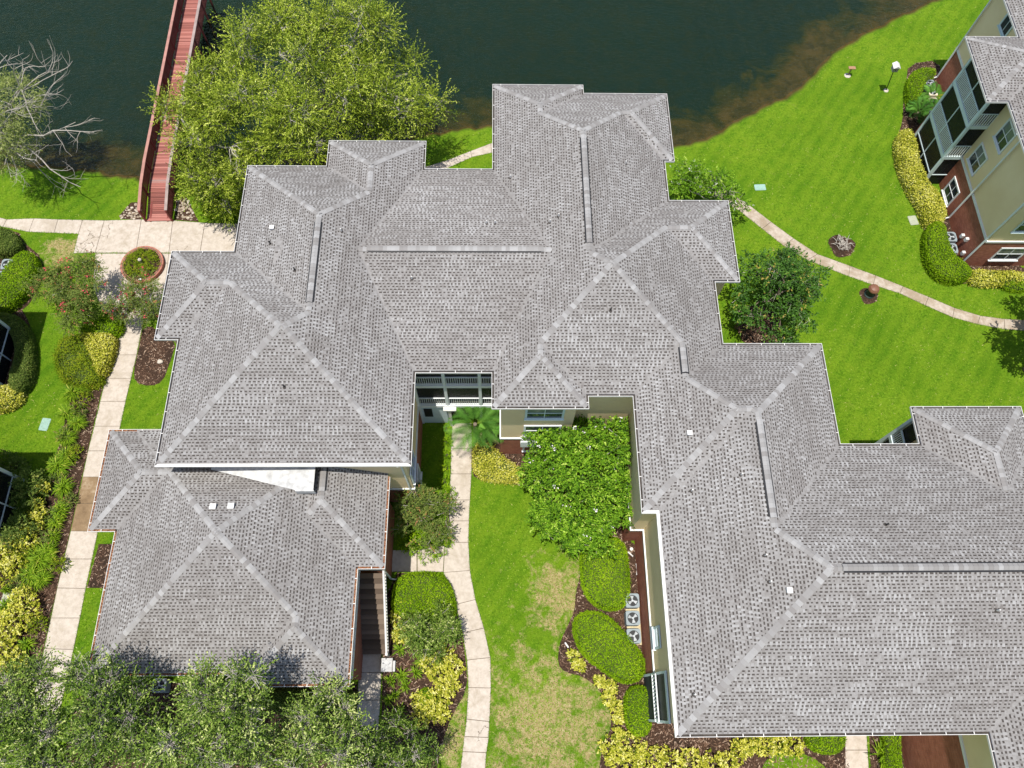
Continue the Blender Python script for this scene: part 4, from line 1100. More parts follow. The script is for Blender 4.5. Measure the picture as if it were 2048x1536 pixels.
def twigs(P, D, Ls, k, rg, r=.015):
    i = rg.choice(len(P), min(k, len(P)), replace=False); a = P[i] - D[i]*.6; b = P[i] + D[i]*(Ls[i]*.8)[:, None]
    s = unit(np.cross(D[i], (0, 0, 1.0)))*r; t = unit(np.cross(s, D[i]))*r; n = len(i)
    V = np.stack([a+s, a-s*.5+t, a-s*.5-t, b], 1).reshape(-1, 3); q = np.arange(n)[:, None]*4
    return V, np.concatenate([np.concatenate([q, q+1, q+3], 1), np.concatenate([q+1, q+2, q+3], 1), np.concatenate([q+2, q, q+3], 1)])
def limb(mb, p, q, r0, r1, rg, n=5, wob=.12, sides=7):
    p, q = np.asarray(p, float), np.asarray(q, float); L = np.linalg.norm(q-p); pts = []
    for i in range(n+1):
        t = i/n; pts.append(p + (q-p)*t + rg.normal(size=3)*wob*L*.25*math.sin(math.pi*t) + np.array([0, 0, .10*L*math.sin(math.pi*t)]))
    mb.tube(pts, [r0 + (r1-r0)*i/n for i in range(n+1)], sides)
SEED = [100]
def tree(name, base, L, label, cat, mat, n, per=8, l=.14, w=.06, trunk=.2, bark='bark', ntw=300, group=None, flowers=None, stems=1, up=.25, rough=.22, length=.5, droop=.25, shell=.35, spread=.6, sub=26, nclump=7, bias=0.0):
    SEED[0] += 1; rg = np.random.default_rng(SEED[0]); big = lobes_px(L); lobes = clumps(big, rg, nclump)
    b = G(*base); t = thing(name, (b[0], b[1], 0), label, cat, group)
    V, F, ti, P, D, Ls = sprays(lobes, n, per, l, w, rg, droop, length, shell, up, rough, spread)
    cr = part('crown', V, F, MAT[mat], t, tint=np.clip(ti + bias, 0, 1))
    mb = MB(); cz = np.mean([q[0][2] for q in big]); cc = np.mean([q[0] for q in big], 0)
    tops = []
    for s in range(stems):
        a = 6.28*s/max(1, stems); p0 = np.array([b[0], b[1], -.1]) + np.array([math.cos(a), math.sin(a), 0])*(trunk*1.5 if stems > 1 else 0)
        p1 = np.array([b[0]*.6+cc[0]*.4, b[1]*.6+cc[1]*.4, cz*.55]) + (np.array([math.cos(a), math.sin(a), 0])*.5 if stems > 1 else 0)
        limb(mb, p0, p1, trunk, trunk*.65, rg, 6, .06, 9); tops.append(p1)
    for i, (c, r) in enumerate(big):
        p1 = tops[i % len(tops)]; limb(mb, p1, c, trunk*.55, trunk*.22, rg, 5, .2, 6)
    for k in rg.choice(len(P), min(sub, len(P)), replace=False):
        j = int(np.argmin([np.linalg.norm(P[k]-q[0]) for q in big])); limb(mb, big[j][0], P[k], trunk*.2, .012, rg, 4, .3, 5)
    mb.part('trunk', MAT[bark], t)
    if ntw:
        V, F = twigs(P, D, Ls, ntw, rg); part('twigs', V, F, MAT['bark_pale'], cr)['kind'] = 'stuff'
    if flowers:
        fm, nf, fs = flowers; k = rg.choice(len(P), nf, replace=False); C = np.repeat(P[k] + D[k]*(Ls[k])[:, None], 7, 0) + rg.normal(size=(nf*7, 3))*fs*.8
        dd = unit(rg.normal(size=(nf*7, 3)) + (0, 0, .8)); V, F = leafmesh(C, dd, unit(rg.normal(size=(nf*7, 3)) + (0, 0, 1.2)), fs*1.3, fs)
        part('flowers', V, F, MAT[fm], cr)['kind'] = 'stuff'
    return t
def dist_edge(P, x, y):
    d = np.full(x.shape, 1e9); n = len(P)
    for i in range(n):
        a = np.array(P[i]); b = np.array(P[(i+1) % n]); e = b-a; L2 = max(1e-9, e @ e)
        t = np.clip(((x-a[0])*e[0] + (y-a[1])*e[1])/L2, 0, 1); d = np.minimum(d, np.hypot(x-a[0]-t*e[0], y-a[1]-t*e[1]))
    return d
def hedge(name, px, h, label, cat='hedge', mat='leaf_hedge', group=None, sm=2, dens=620, l=.085, w=.05, r=.28, rough=.05, wild=0.0, core='dark_core'):
    """clipped plant: a leafy skin of separate leaves over a dark core of stems"""
    SEED[0] += 1; rg = np.random.default_rng(SEED[0])
    P = smooth_poly(GL(px, h*.8), sm); A = np.array(P); c = A.mean(0)
    t = thing(name, (c[0], c[1], 0), label, cat, group)
    x0, y0 = A.min(0); x1, y1 = A.max(0); r = min(r, h*.6)
    n = int((x1-x0)*(y1-y0)*dens); x = rg.uniform(x0, x1, n); y = rg.uniform(y0, y1, n); m = pip(P, x, y); x, y = x[m], y[m]
    d = dist_edge(P, x, y); q = np.clip(1 - d/r, 0, 1); z = h - r*(1 - np.sqrt(np.clip(1 - q*q, 0, 1)))
    z = z + rough*1.2*np.sin(x*3.1+c[0])*np.sin(y*2.7) + rg.normal(0, rough, len(x)) + wild*rg.random(len(x))**4
    gx = np.stack([x, y, z], -1); gn = np.zeros_like(gx); gn[:, 2] = 1; gn[:, :2] = (gx[:, :2]-c)*(q/np.maximum(.3, np.linalg.norm(gx[:, :2]-c, axis=1)))[:, None]*1.2
    per = np.linalg.norm(np.roll(A, -1, 0)-A, axis=1); ns = int(per.sum()*h*dens*.8)
    k = rg.choice(len(P), ns, p=per/per.sum()); tt = rg.random(ns); s = A[k] + (np.roll(A, -1, 0)-A)[k]*tt[:, None]; e = unit(np.roll(A, -1, 0)-A)[k]
    on = np.stack([e[:, 1], -e[:, 0]], -1); sg = np.sign(((s-c)*on).sum(1)); on = on*sg[:, None]
    gs = np.concatenate([s + on*rg.normal(0, rough*.8, ns)[:, None], rg.uniform(.03, max(.1, h-r*.6), ns)[:, None]], 1); sn = np.concatenate([on, np.full((ns, 1), .35)], 1)
    C = np.concatenate([gx, gs]); N = unit(np.concatenate([gn, sn])); m = len(C)
    D = unit(N*.35 + rg.normal(size=(m, 3))*.75); NN = unit(N*1.2 + rg.normal(size=(m, 3))*.42)
    V, F = leafmesh(C - D*l*.4, D, NN, l*rg.uniform(.7, 1.35, m), w*rg.uniform(.7, 1.3, m))
    tint = np.clip(rg.normal(.52, .2, m) + .12*np.sin(C[:, 0]*2.3)*np.sin(C[:, 1]*1.9+1), 0, 1)
    part('foliage', V, F, MAT[mat], t, tint=tint)
    ctr = np.array(c); inn = [tuple(ctr + (np.array(p)-ctr)*.93) for p in P]; mb = MB(); n2 = len(inn)
    in2 = [tuple(ctr + (np.array(p)-ctr)*.78) for p in P]
    V = [(*p, .0) for p in inn] + [(*p, max(.05, h-r*.85)) for p in inn] + [(*p, h-.09) for p in in2]
    F = [(i, (i+1) % n2, n2+(i+1) % n2, n2+i) for i in range(n2)] + [(n2+i, n2+(i+1) % n2, 2*n2+(i+1) % n2, 2*n2+i) for i in range(n2)] + [tuple(range(2*n2, 3*n2))]
    part('stems', V, F, MAT[core], t)
    return t
def shrub(name, L, label, mat, n, cat='shrub', group=None, per=6, l=.09, w=.05, length=.22, up=.5, rough=.3, flowers=None, droop=.05, spread=.8, shell=.45):
    SEED[0] += 1; rg = np.random.default_rng(SEED[0]); lobes = lobes_px(L); c = np.mean([q[0] for q in lobes], 0)
    t = thing(name, (c[0], c[1], 0), label, cat, group)
    V, F, ti, P, D, Ls = sprays(lobes, n, per, l, w, rg, droop, length, shell, up, rough, spread); fo = part('foliage', V, F, MAT[mat], t, tint=ti)
    mb = MB()
    for k in rg.choice(len(P), min(9, len(P)), replace=False): limb(mb, (c[0]+rg.normal()*.06, c[1]+rg.normal()*.06, -.02), P[k], .022, .006, rg, 3, .2, 5)
    mb.part('stems', MAT['bark'], t)
    if flowers:
        fm, nf, fs = flowers; k = rg.choice(len(P), nf, replace=False); C = np.repeat(P[k] + D[k]*(Ls[k])[:, None], 7, 0) + rg.normal(size=(nf*7, 3))*fs*.7
        V, F = leafmesh(C, unit(rg.normal(size=C.shape) + (0, 0, .8)), unit(rg.normal(size=C.shape) + (0, 0, 1.2)), fs*1.3, fs); part('flowers', V, F, MAT[fm], fo)['kind'] = 'stuff'
    return t
def lily(px, py, r, label, n=110, mat='leaf_lily', group=None, name='lily_clump', width=.035, h=.55):
    SEED[0] += 1; rg = np.random.default_rng(SEED[0]); c = G(px, py); R = r*mscale(px, py, .2)
    ang = rg.random(n)*6.283; L = R*rg.uniform(.55, 1.15, n); hh = h*rg.uniform(.5, 1.1, n); bx = c[0] + rg.normal(0, R*.13, n); by = c[1] + rg.normal(0, R*.13, n)
    u = np.stack([np.cos(ang), np.sin(ang)], -1); s = np.stack([-np.sin(ang), np.cos(ang)], -1); V = []
    for t, z, w in ((0, 0, .7), (.4, .85, 1), (.75, .95, .85), (1.0, .62, .1)):
        p = np.stack([bx, by], -1) + u*(L*t)[:, None]
        for sg in (1, -1): V.append(np.concatenate([p + s*(sg*width*w/2), (hh*z + .01)[:, None]], 1))
    V = np.stack(V, 1).reshape(-1, 3); q = np.arange(n)[:, None]*8
    F = np.concatenate([np.concatenate([q+2*k, q+2*k+1, q+2*k+3, q+2*k+2], 1) for k in range(3)])
    tint = np.tile(np.clip(rg.normal(.55, .2, n), 0, 1), 3)
    return top(name, V, F, MAT[mat], label, 'plant', group, base=np.array([c[0], c[1], 0]), tint=tint)
def palm(px, py, r, label, nf=16, h=1.2, mat='leaf_palm', name='palm', broad=0, stem=.5):
    SEED[0] += 1; rg = np.random.default_rng(SEED[0]); c = G(px, py); R = r*mscale(px, py, 1.5); t = thing(name, (c[0], c[1], 0), label, 'palm')
    mb = MB(); mb.tube([(c[0], c[1], -.05), (c[0], c[1], stem)], [.16, .12], 10); mb.part('trunk', MAT['bark'], t)
    for f in range(nf):
        a = f*2.4 + rg.normal()*.2; L = R*rg.uniform(.75, 1.15); rise = h*rg.uniform(.4, 1.1); u = np.array([math.cos(a), math.sin(a), 0]); sd = np.array([-u[1], u[0], 0]); V = []; F = []; m = 26
        def pt(tt): return np.array([c[0], c[1], stem]) + u*L*tt + np.array([0, 0, rise*math.sin(min(1, tt*1.15)*2.3)])
        for i in range(m):
            tt = .12 + .88*i/m; p = pt(tt); d = unit(pt(tt+.02)-pt(tt)); ll = L*.36*math.sin(math.pi*min(.97, .18+.80*tt))**.7
            for sg in (1, -1):
                e = unit(d*.75 + sd*sg + np.array([0, 0, -.25])); k = len(V); V += [p, p + e*ll*.5 + d*.022, p + e*ll + np.array([0, 0, -.12*ll]), p + e*ll*.5 - d*.022]; F.append((k, k+1, k+2, k+3))
        fr = part('frond', V, F, MAT[mat], t, tint=np.full(len(F), float(np.clip(rg.normal(.5, .22), 0, 1))))
    for f in range(broad):
        a = rg.random()*6.28; L = R*rg.uniform(.5, .9); u = np.array([math.cos(a), math.sin(a), 0]); sd = np.array([-u[1], u[0], 0]); V = []; b = np.array([c[0], c[1], .2]) + u*.1; m = 8; hz = h*1.5*rg.uniform(.6, 1.1)
        for i in range(m+1):
            tt = i/m; p = b + u*L*tt + np.array([0, 0, hz*math.sin(tt*2.2)]); w = .02 + .20*max(0, math.sin(math.pi*min(1, max(0, (tt-.25)/.75))))
            V += [p + sd*w + (0, 0, .05*w), p, p - sd*w + (0, 0, .05*w)]
        F = [(3*i+k, 3*i+k+1, 3*i+k+4, 3*i+k+3) for i in range(m) for k in (0, 1)]
        part('broad_leaf', V, F, MAT[mat], t, tint=np.full(len(F), float(rg.uniform(.3, 1))))
    return t
ORD = ['first', 'second', 'third', 'fourth', 'fifth', 'sixth', 'seventh', 'eighth', 'ninth', 'tenth', 'eleventh', 'twelfth', 'thirteenth', 'fourteenth', 'fifteenth', 'sixteenth', 'seventeenth', 'eighteenth']

# ---------------------------------------------------------------- trees
tree('oak_tree', (640, 300), [(640,185,8,118),(560,110,9,88),(705,95,9,82),(775,185,7,80),(835,205,5.4,46),(530,215,7,90),(650,268,6.4,92),(745,252,5,66),(600,50,9,58),(490,110,7.5,46),(815,148,6.4,36),(680,40,9,40),(735,55,8.5,34),(850,232,4.4,24),(700,180,8.6,60)],
     'big spreading yellow-green tree at the water, right of the red bridge', 'tree', 'leaf_oak', 6600, 13, .16, .055, .34, 'bark_pale', 900, length=1.25, droop=-.05, rough=.36, sub=60, up=.35, nclump=5)
tree('oak_tree', (430, 350), [(420,180,7,46),(400,270,6,58),(430,345,4.2,60),(362,235,5.4,38),(462,295,5.6,62),(425,392,2.4,44),(462,385,2.8,44),(345,215,5.4,22),(450,230,6.4,46)],
     'smaller yellow-green tree hanging over the red bridge railing', 'tree', 'leaf_oak', 3000, 13, .16, .055, .22, 'bark_pale', 420, length=1.05, droop=.0, rough=.34, sub=30, up=.35, nclump=5)
tree('holly_tree', (110, 1430), [(60,1405,9,62),(10,1480,9,70),(110,1490,9,62),(-5,1370,8.5,45),(95,1350,8.5,30),(40,1530,9,50)], 'leafy tree with pale twigs in the bottom left corner', 'tree', 'leaf_holly', 2100, 10, .125, .06, .2, 'bark_pale', 1300, rough=.36, length=.85, nclump=5, droop=.0, bias=-0.03)
tree('holly_tree', (300, 1445), [(220,1440,9.5,66),(205,1362,9.5,36),(165,1345,9.3,26),(290,1510,9,58),(190,1510,9,52),(255,1400,9,34)], 'tree whose crown covers the lower end of the west path', 'tree', 'leaf_holly', 1750, 10, .125, .06, .2, 'bark_pale', 1150, rough=.36, length=.85, nclump=5, droop=.0, bias=-0.1)
tree('holly_tree', (480, 1440), [(420,1432,10,70),(490,1348,10.8,30),(365,1480,10,58),(505,1440,9.5,52),(455,1385,10.4,34),(440,1520,10,56),(395,1375,9.8,24)], 'tree overlapping the south gutter of the low wing', 'tree', 'leaf_holly', 2100, 10, .125, .06, .2, 'bark_pale', 1400, rough=.36, length=.85, nclump=5, droop=.0, bias=0.05)
tree('holly_tree', (650, 1450), [(590,1450,7,58),(655,1420,6.4,42),(635,1500,7,60),(545,1520,8,52),(690,1480,6,36)], 'light green tree just left of the dappled walk', 'tree', 'leaf_holly', 1600, 10, .125, .06, .19, 'bark_pale', 1100, rough=.36, length=.85, nclump=5, droop=.0, bias=0.12)
tree('holly_tree', (800, 1500), [(790,1502,4.6,50),(840,1515,4,38),(745,1530,5.5,46),(800,1455,3.4,28)], 'dark bushy tree at the bottom edge right of the dappled walk', 'tree', 'leaf_holly', 1300, 10, .115, .055, .14, 'bark', 350, rough=.36, length=.55, nclump=8, bias=-0.12)
tree('magnolia_tree', (1545, 620), [(1555,590,3.6,68),(1520,550,3.4,40),(1600,560,3.2,42),(1600,620,3,45),(1510,610,2.8,42),(1560,530,3.4,36),(1560,650,2.4,38)], 'glossy dark green magnolia on the lawn by the garden path', 'tree', 'leaf_magnolia', 1500, 7, .20, .085, .14, 'bark', 90, rough=.36, length=.45, spread=.9)
tree('crape_myrtle', (1170, 985), [(1160,940,3.8,88),(1110,905,3.6,58),(1212,885,3.8,62),(1105,990,3.2,55),(1205,1010,3.2,66),(1160,855,3.6,48),(1195,1072,2.6,34),(1075,935,3,36),(1240,960,3.2,40),(1150,1035,3.2,56),(1235,1035,3,42),(1100,1040,2.8,34)], 'wide white-flowering tree filling the courtyard corner', 'tree', 'leaf_crape', 5600, 8, .14, .08, .07, 'bark', 60, flowers=('petal_white', 46, .085), stems=4, rough=.30, length=.45, spread=.8, sub=8)
tree('crape_myrtle', (1395, 385), [(1390,360,2.4,42),(1430,385,2.2,40),(1360,380,2.2,30),(1465,405,1.9,28),(1375,340,2.3,30),(1440,430,1.5,26)], 'flowering shrub tree between the roof corner and the lake lawn', 'tree', 'leaf_crape', 1250, 8, .12, .065, .06, 'bark_pale', 60, flowers=('petal_white', 40, .06), stems=3, rough=.34, length=.4, spread=.8)
tree('crape_myrtle', (160, 610), [(150,570,2.8,48),(195,600,2.8,42),(105,570,2.4,34),(180,545,2.6,30),(75,575,2.2,24),(140,620,2.2,38),(125,545,2.4,24)], 'red-flowering small tree left of the round brick planter', 'tree', 'leaf_rust', 1900, 8, .12, .055, .06, 'bark', 25, flowers=('petal_red', 46, .10), stems=3, rough=.4, length=.45, spread=.8, shell=.6)
tree('crape_myrtle', (272, 610), [(268,590,2.2,34),(295,610,2.2,32),(245,610,2.0,26),(285,565,2.2,24),(310,590,2.2,20),(270,630,1.8,28)], 'red-flowering small tree just below the round brick planter', 'tree', 'leaf_rust', 900, 8, .115, .05, .05, 'bark', 20, flowers=('petal_red', 46, .10), stems=3, rough=.45, length=.4, spread=.8, shell=.7)
tree('crape_myrtle', (845, 1040), [(842,1020,2.2,44),(820,1000,2.0,32),(870,1010,2.0,32),(845,1060,1.8,38),(815,1040,1.8,28),(875,1050,1.7,28)], 'rusty-tipped bushy small tree in the corner of the courtyard path', 'tree', 'leaf_rust', 1150, 8, .105, .052, .05, 'bark', 60, flowers=('petal_pink', 14, .05), stems=3, rough=.34, length=.35, spread=.8)
tree('crape_myrtle', (868, 1275), [(862,1265,1.9,42),(890,1245,1.7,32),(835,1255,1.6,30),(890,1285,1.6,32),(845,1290,1.4,30)], 'dark loose shrub beside the bend of the courtyard path', 'shrub', 'leaf_holly', 1150, 8, .10, .05, .04, 'bark', 50, stems=3, rough=.34, length=.35, spread=.8)
# sparse tree at the left edge with bare grey limbs
def bare_tree():
    rg = np.random.default_rng(77); b = G(-40, 300); t = thing('bare_tree', (b[0], b[1], 0), 'half-dead tree with bare pale branches reaching over the water', 'tree')
    lobes = lobes_px([(40,190,6.4,40),(60,215,5.6,30),(35,285,4.6,30),(20,205,6,52),(-20,260,6,60),(45,240,5.2,34),(10,310,4,36),(-30,180,6.5,50),(15,330,3.2,24)])
    V, F, ti, P, D, Ls = sprays(lobes, 2300, 8, .11, .05, rg, .2, .5, .5, .4, .35, .7); part('crown', V, F, MAT['leaf_dry'], t, tint=ti)
    mb = MB(); rt = np.array([b[0], b[1], 0]); hub = G(-30, 270, 4.0); limb(mb, rt, hub, .24, .16, rg, 5, .08, 9); mb.part('trunk', MAT['bark_pale'], t)
    def grow(mb, p, d, L, r, dep):
        n = 4; pts = [p]; q = p
        for i in range(n):
            d = unit(d + rg.normal(size=3)*.16 + np.array([0, 0, .02])); q = q + d*L/n; pts.append(q)
        mb.tube(pts, [r*(1-.55*i/n) for i in range(n+1)], 5 if dep > 1 else 4, False)
        if dep:
            for k in range(3 if dep > 1 else 4):
                s = pts[rg.integers(1, n+1)]; nd = unit(d + rg.normal(size=3)*.62); grow(mb, s, nd, L*rg.uniform(.45, .7), r*.5, dep-1)
    for tip in ((148,318,3.0),(150,300,4),(132,240,5),(112,165,6.5),(70,135,7),(100,210,6),(40,140,7),(120,325,2.6),(60,330,3)):
        q = G(*tip); m = MB(); grow(m, hub, unit(q-hub + np.array([0, 0, .6])), np.linalg.norm(q-hub)*.78, .085, 3); m.part('branch', MAT['bark_pale'], t)
bare_tree()
tree('shade_tree', (2050, 740), [(2172,612,6,68),(2215,660,6,75),(2190,560,6,60)], 'dark tree beyond the right edge that shades the lawn', 'tree', 'leaf_magnolia', 1500, 7, .22, .11, .18, 'bark', 0, rough=.35)

# ---------------------------------------------------------------- clipped hedges
hedge('hedge', [(1163,1078),(1205,1068),(1250,1080),(1260,1150),(1258,1205),(1230,1222),(1185,1208),(1163,1165)], 1.0, 'bright clipped hedge touching the white-flowering courtyard tree')
hedge('hedge', [(1145,1240),(1170,1222),(1210,1226),(1260,1275),(1292,1320),(1285,1358),(1250,1368),(1200,1335),(1158,1300)], 1.0, 'large slanting oval hedge below the three condensing units')
hedge('hedge', [(1255,1378),(1285,1370),(1302,1385),(1305,1450),(1290,1474),(1262,1466),(1251,1430)], .95, 'small oval hedge beside the corner screen porch')
hedge('hedge', [(784,1180),(800,1150),(845,1142),(890,1150),(908,1190),(912,1232),(885,1248),(810,1236),(783,1218)], .9, 'rounded hedge below the branch of the courtyard path')
hedge('hedge', [(1855,446),(1890,444),(1893,478),(1910,512),(1944,538),(1940,556),(1905,560),(1873,545),(1853,508)], 1.1, 'curved green hedge round the brick corner at right')
hedge('hedge', [(1818,150),(1840,136),(1872,138),(1870,152),(1848,165),(1840,200),(1818,205)], 1.0, 'green hedge round the condensing units at the top right')
hedge('hedge', [(36,502),(68,504),(72,540),(42,590),(-5,626),(-30,600),(-5,560)], 1.1, 'slanting light green hedge left of the red-flowering tree')
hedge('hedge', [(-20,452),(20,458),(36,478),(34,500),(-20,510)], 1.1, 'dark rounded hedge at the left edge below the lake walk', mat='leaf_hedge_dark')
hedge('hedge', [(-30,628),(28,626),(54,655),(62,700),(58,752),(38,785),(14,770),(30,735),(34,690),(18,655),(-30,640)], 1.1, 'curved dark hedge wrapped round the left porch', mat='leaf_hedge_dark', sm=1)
hedge('hedge', [(400,398),(440,388),(475,395),(476,425),(430,432),(402,420)], .9, 'low green hedge under the tree by the bridge', rough=.08)
hedge('hedge', [(150,655),(190,640),(235,628),(240,655),(228,668),(180,672)], .9, 'green bush between the red-flowering tree and the yellow hedge', rough=.10, l=.11, w=.06)
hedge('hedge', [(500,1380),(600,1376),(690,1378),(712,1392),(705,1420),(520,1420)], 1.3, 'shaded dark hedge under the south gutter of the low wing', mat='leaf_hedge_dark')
hedge('hedge', [(1770,1440),(1800,1440),(1805,1560),(1772,1560)], .8, 'narrow green hedge along the brick wall at the bottom right', sm=1)
hedge('hedge', [(1614,1460),(1692,1460),(1692,1490),(1672,1508),(1640,1506),(1618,1490)], .8, 'green bush left of the walk under the right wing')
hedge('hedge', [(1990,560),(2060,556),(2060,580),(2020,578)], .6, 'low green edging in front of the yellow shrubs at right', rough=.07)
hedge('hedge', [(110,700),(125,672),(165,668),(180,700),(195,745),(205,765),(165,772),(130,765),(112,735)], .85, 'loose olive-green bush left of the yellow hedge', mat='leaf_ground', rough=.14, l=.11, w=.05)
hedge('hedge', [(832,1393),(845,1376),(868,1380),(872,1402),(855,1420),(836,1415)], .5, 'small round green bush among the golden shrubs', rough=.05)
# ---------------------------------------------------------------- golden hedges and shrubs
hedge('gold_hedge', [(160,668),(190,666),(224,666),(226,690),(210,735),(198,752),(188,735),(178,700)], .95, 'wedge-shaped bright yellow hedge beside the west path', mat='leaf_gold', rough=.07, l=.12, w=.075, sm=1)
hedge('gold_hedge', [(1798,262),(1826,258),(1838,320),(1852,360),(1886,398),(1892,444),(1856,448),(1848,415),(1815,362),(1797,305)], 1.0, 'long yellow hedge below the screened balconies', mat='leaf_gold', rough=.08, l=.12, w=.075, sm=1)
hedge('gold_hedge', [(1936,540),(1985,543),(2060,545),(2060,564),(1985,566),(1945,562)], .8, 'yellow hedge under the window of the brick wall at right', mat='leaf_gold', rough=.11, l=.12, w=.075)
hedge('gold_hedge', [(-20,772),(38,772),(40,795),(22,812),(-20,822)], .8, 'yellow hedge at the end of the curved dark hedge', mat='leaf_gold', rough=.08, l=.12, w=.075, sm=1)
hedge('gold_hedge', [(948,880),(985,890),(1010,920),(1040,935),(1052,962),(1000,962),(960,955),(946,930)], .55, 'yellow ground cover beside the palm in the courtyard', mat='leaf_gold', rough=.10, l=.10, w=.065)
def gold(px, py, r, label, n=None, group=None, mat='leaf_gold', z=.38):
    return shrub('gold_shrub', [(px, py, z, r, .75), (px+r*.5, py+r*.3, z*.8, r*.6, .7), (px-r*.5, py-r*.25, z*.8, r*.6, .7)], label, mat, n or int(4.2*r+20), group=group, l=.12, w=.075, length=.16, per=6)
for (px, py, r), lb in zip([(812,1205,17),(805,1235,20),(822,1260,20),(800,1270,14)], ['topmost', 'second', 'third', 'lowest']):
    gold(px, py, r, f'{lb} of the gold shrubs against the left of the rounded hedge', group='gold shrubs by the stairs')
for (px, py, r), lb in zip([(890,1315,22),(905,1335,20),(880,1350,22),(862,1330,18),(895,1370,20),(880,1395,18),(862,1415,18),(845,1435,18),(880,1425,16),(840,1400,14)], ORD):
    gold(px, py, r, f'{lb} gold shrub down the bed left of the curving path', group='gold shrubs down the path bed')
for (px, py, r), lb in zip([(1146,1312,7),(1158,1330,9),(1200,1362,8),(1222,1374,8),(1216,1398,10),(1232,1412,9),(1236,1437,7),(1238,1466,8)], ORD):
    gold(px, py, r, f'{lb} small gold shrub along the brown edge of the courtyard lawn', group='gold shrubs along the lawn edge')
for (px, py, r), lb in zip([(1225,1500,24),(1260,1495,26),(1245,1525,28),(1300,1515,26),(1340,1525,24),(1385,1525,22),(1425,1530,22),(1455,1525,18)], ORD):
    gold(px, py, r, f'{lb} gold shrub from the left along the bottom edge', group='gold shrubs along the bottom edge')
for (px, py, r), lb in zip([(1480,1500,16),(1502,1492,16),(1530,1490,20),(1560,1485,20),(1585,1490,18)], ORD):
    gold(px, py, r, f'{lb} gold shrub from the left in front of the right wing gutter', group='gold shrubs before the right wing')
for (px, py, r), lb in zip([(65,1045,20),(50,1075,24),(25,1095,26),(8,1115,22),(78,1030,14)], ORD):
    gold(px, py, r, f'{lb} gold shrub below the left porch', group='gold shrubs below the left porch', z=.5)
for (px, py, r), lb in zip([(50,1215,30),(30,1240,28),(12,1262,26),(45,1195,20),(8,1300,26),(30,1320,24),(5,1150,20),(30,1130,20)], ORD):
    gold(px, py, r, f'{lb} gold shrub near the grey-green utility cover at lower left', group='gold shrubs at lower left', z=.5)
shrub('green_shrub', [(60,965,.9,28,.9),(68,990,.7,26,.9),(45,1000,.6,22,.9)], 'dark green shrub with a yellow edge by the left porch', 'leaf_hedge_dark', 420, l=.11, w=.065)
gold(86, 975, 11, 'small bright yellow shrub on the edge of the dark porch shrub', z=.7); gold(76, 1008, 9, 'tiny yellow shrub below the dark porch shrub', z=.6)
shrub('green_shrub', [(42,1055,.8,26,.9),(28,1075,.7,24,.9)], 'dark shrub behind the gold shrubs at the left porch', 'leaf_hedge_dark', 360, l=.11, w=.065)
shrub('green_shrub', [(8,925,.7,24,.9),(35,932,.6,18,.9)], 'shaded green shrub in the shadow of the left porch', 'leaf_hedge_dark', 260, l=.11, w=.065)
shrub('green_shrub', [(600,1385,.6,1,.9),(575,1490,.6,25,.9)], 'yellowish shrub under the trees at the bottom', 'leaf_gold', 90)
shrub('green_shrub', [(900,985,.35,12,.8),(890,1075,.3,14,.8)], 'fresh green edging plant along the courtyard path', 'leaf_hedge', 120, l=.10, w=.04)
shrub('green_shrub', [(850,1090,.4,34,.6),(820,1085,.35,20,.6),(880,1088,.35,22,.6)], 'bright low plant below the rusty bush at the path corner', 'leaf_hedge', 240, l=.13, w=.04)
for (px, py), lb in zip([(893,860),(893,885),(893,910),(892,935),(890,962)], ORD):
    shrub('edging_plant', [(px, py, .18, 7, .9)], f'{lb} small plant from the porch along the left of the path', 'leaf_hedge', 30, group='edging plants by the courtyard path', l=.10, w=.04)
for (px, py, r), lb in zip([(165,800,14),(158,825,12),(128,870,14),(150,905,12),(112,960,14),(140,1000,10),(100,1030,13),(95,1075,14),(60,1110,16),(120,1130,12),(40,1165,16),(75,1250,14),(20,1340,18)], ORD):
    shrub('mixed_shrub', [(px, py, .3, r, .8), (px+r*.5, py-r*.4, .22, r*.6, .8)], f'{lb} low olive shrub from the top among the lilies of the west bed', ('leaf_ground', 'leaf_hedge_dark', 'leaf_rust')[px % 3], int(4*r+20), group='low shrubs among the lilies', l=.10, w=.05)
# ---------------------------------------------------------------- strappy plants
for (px, py, r), lb in zip([(150,790,22),(170,775,16),(140,830,22),(160,850,20),(140,880,22),(120,935,30),(138,915,24),(131,978,24),(126,1022,20),(118,1045,20),(112,1075,16),(85,1118,34),(68,1150,30),(100,1105,24),(90,1160,22)], ORD):
    lily(px, py, r, f'{lb} lily clump from the top of the bed along the west path', group='lily clumps along the west path', n=int(80+r*4.5))
for (px, py, r), lb in zip([(800,1300,16),(842,1320,18),(805,1350,18),(832,1345,16),(782,1360,14),(812,1372,16),(778,1400,14),(800,1420,16),(790,1390,12)], ORD):
    lily(px, py, r, f'{lb} strappy clump from the top of the brown bed right of the stairs', group='strappy clumps right of the stairs', n=46, h=.4)
for (px, py, r), lb in zip([(15,1215,20),(60,1290,20),(20,1180,10)], ['one beside the grey-green cover', 'one nearest the path', 'one above the grey-green cover']):
    lily(px, py, r, f'lily clump at lower left, the {lb}', group='lily clumps at lower left', n=90)
lily(1757, 1508, 26, 'spiky pale plant between the walk and the narrow hedge', n=26, width=.06, name='spiky_plant')
palm(952, 872, 62, 'feathery palm with broad leaves in the courtyard corner', 20, .9, broad=0, stem=2.2)
palm(988, 868, 44, 'broad-leaved plant beside the courtyard palm', 0, 1.7, broad=16, name='broad_leaf_plant')
palm(1858, 205, 34, 'upper cycad below the screened balconies', 18, .7, stem=.35, name='cycad')
palm(1832, 232, 32, 'lower cycad below the screened balconies', 18, .7, stem=.35, name='cycad')
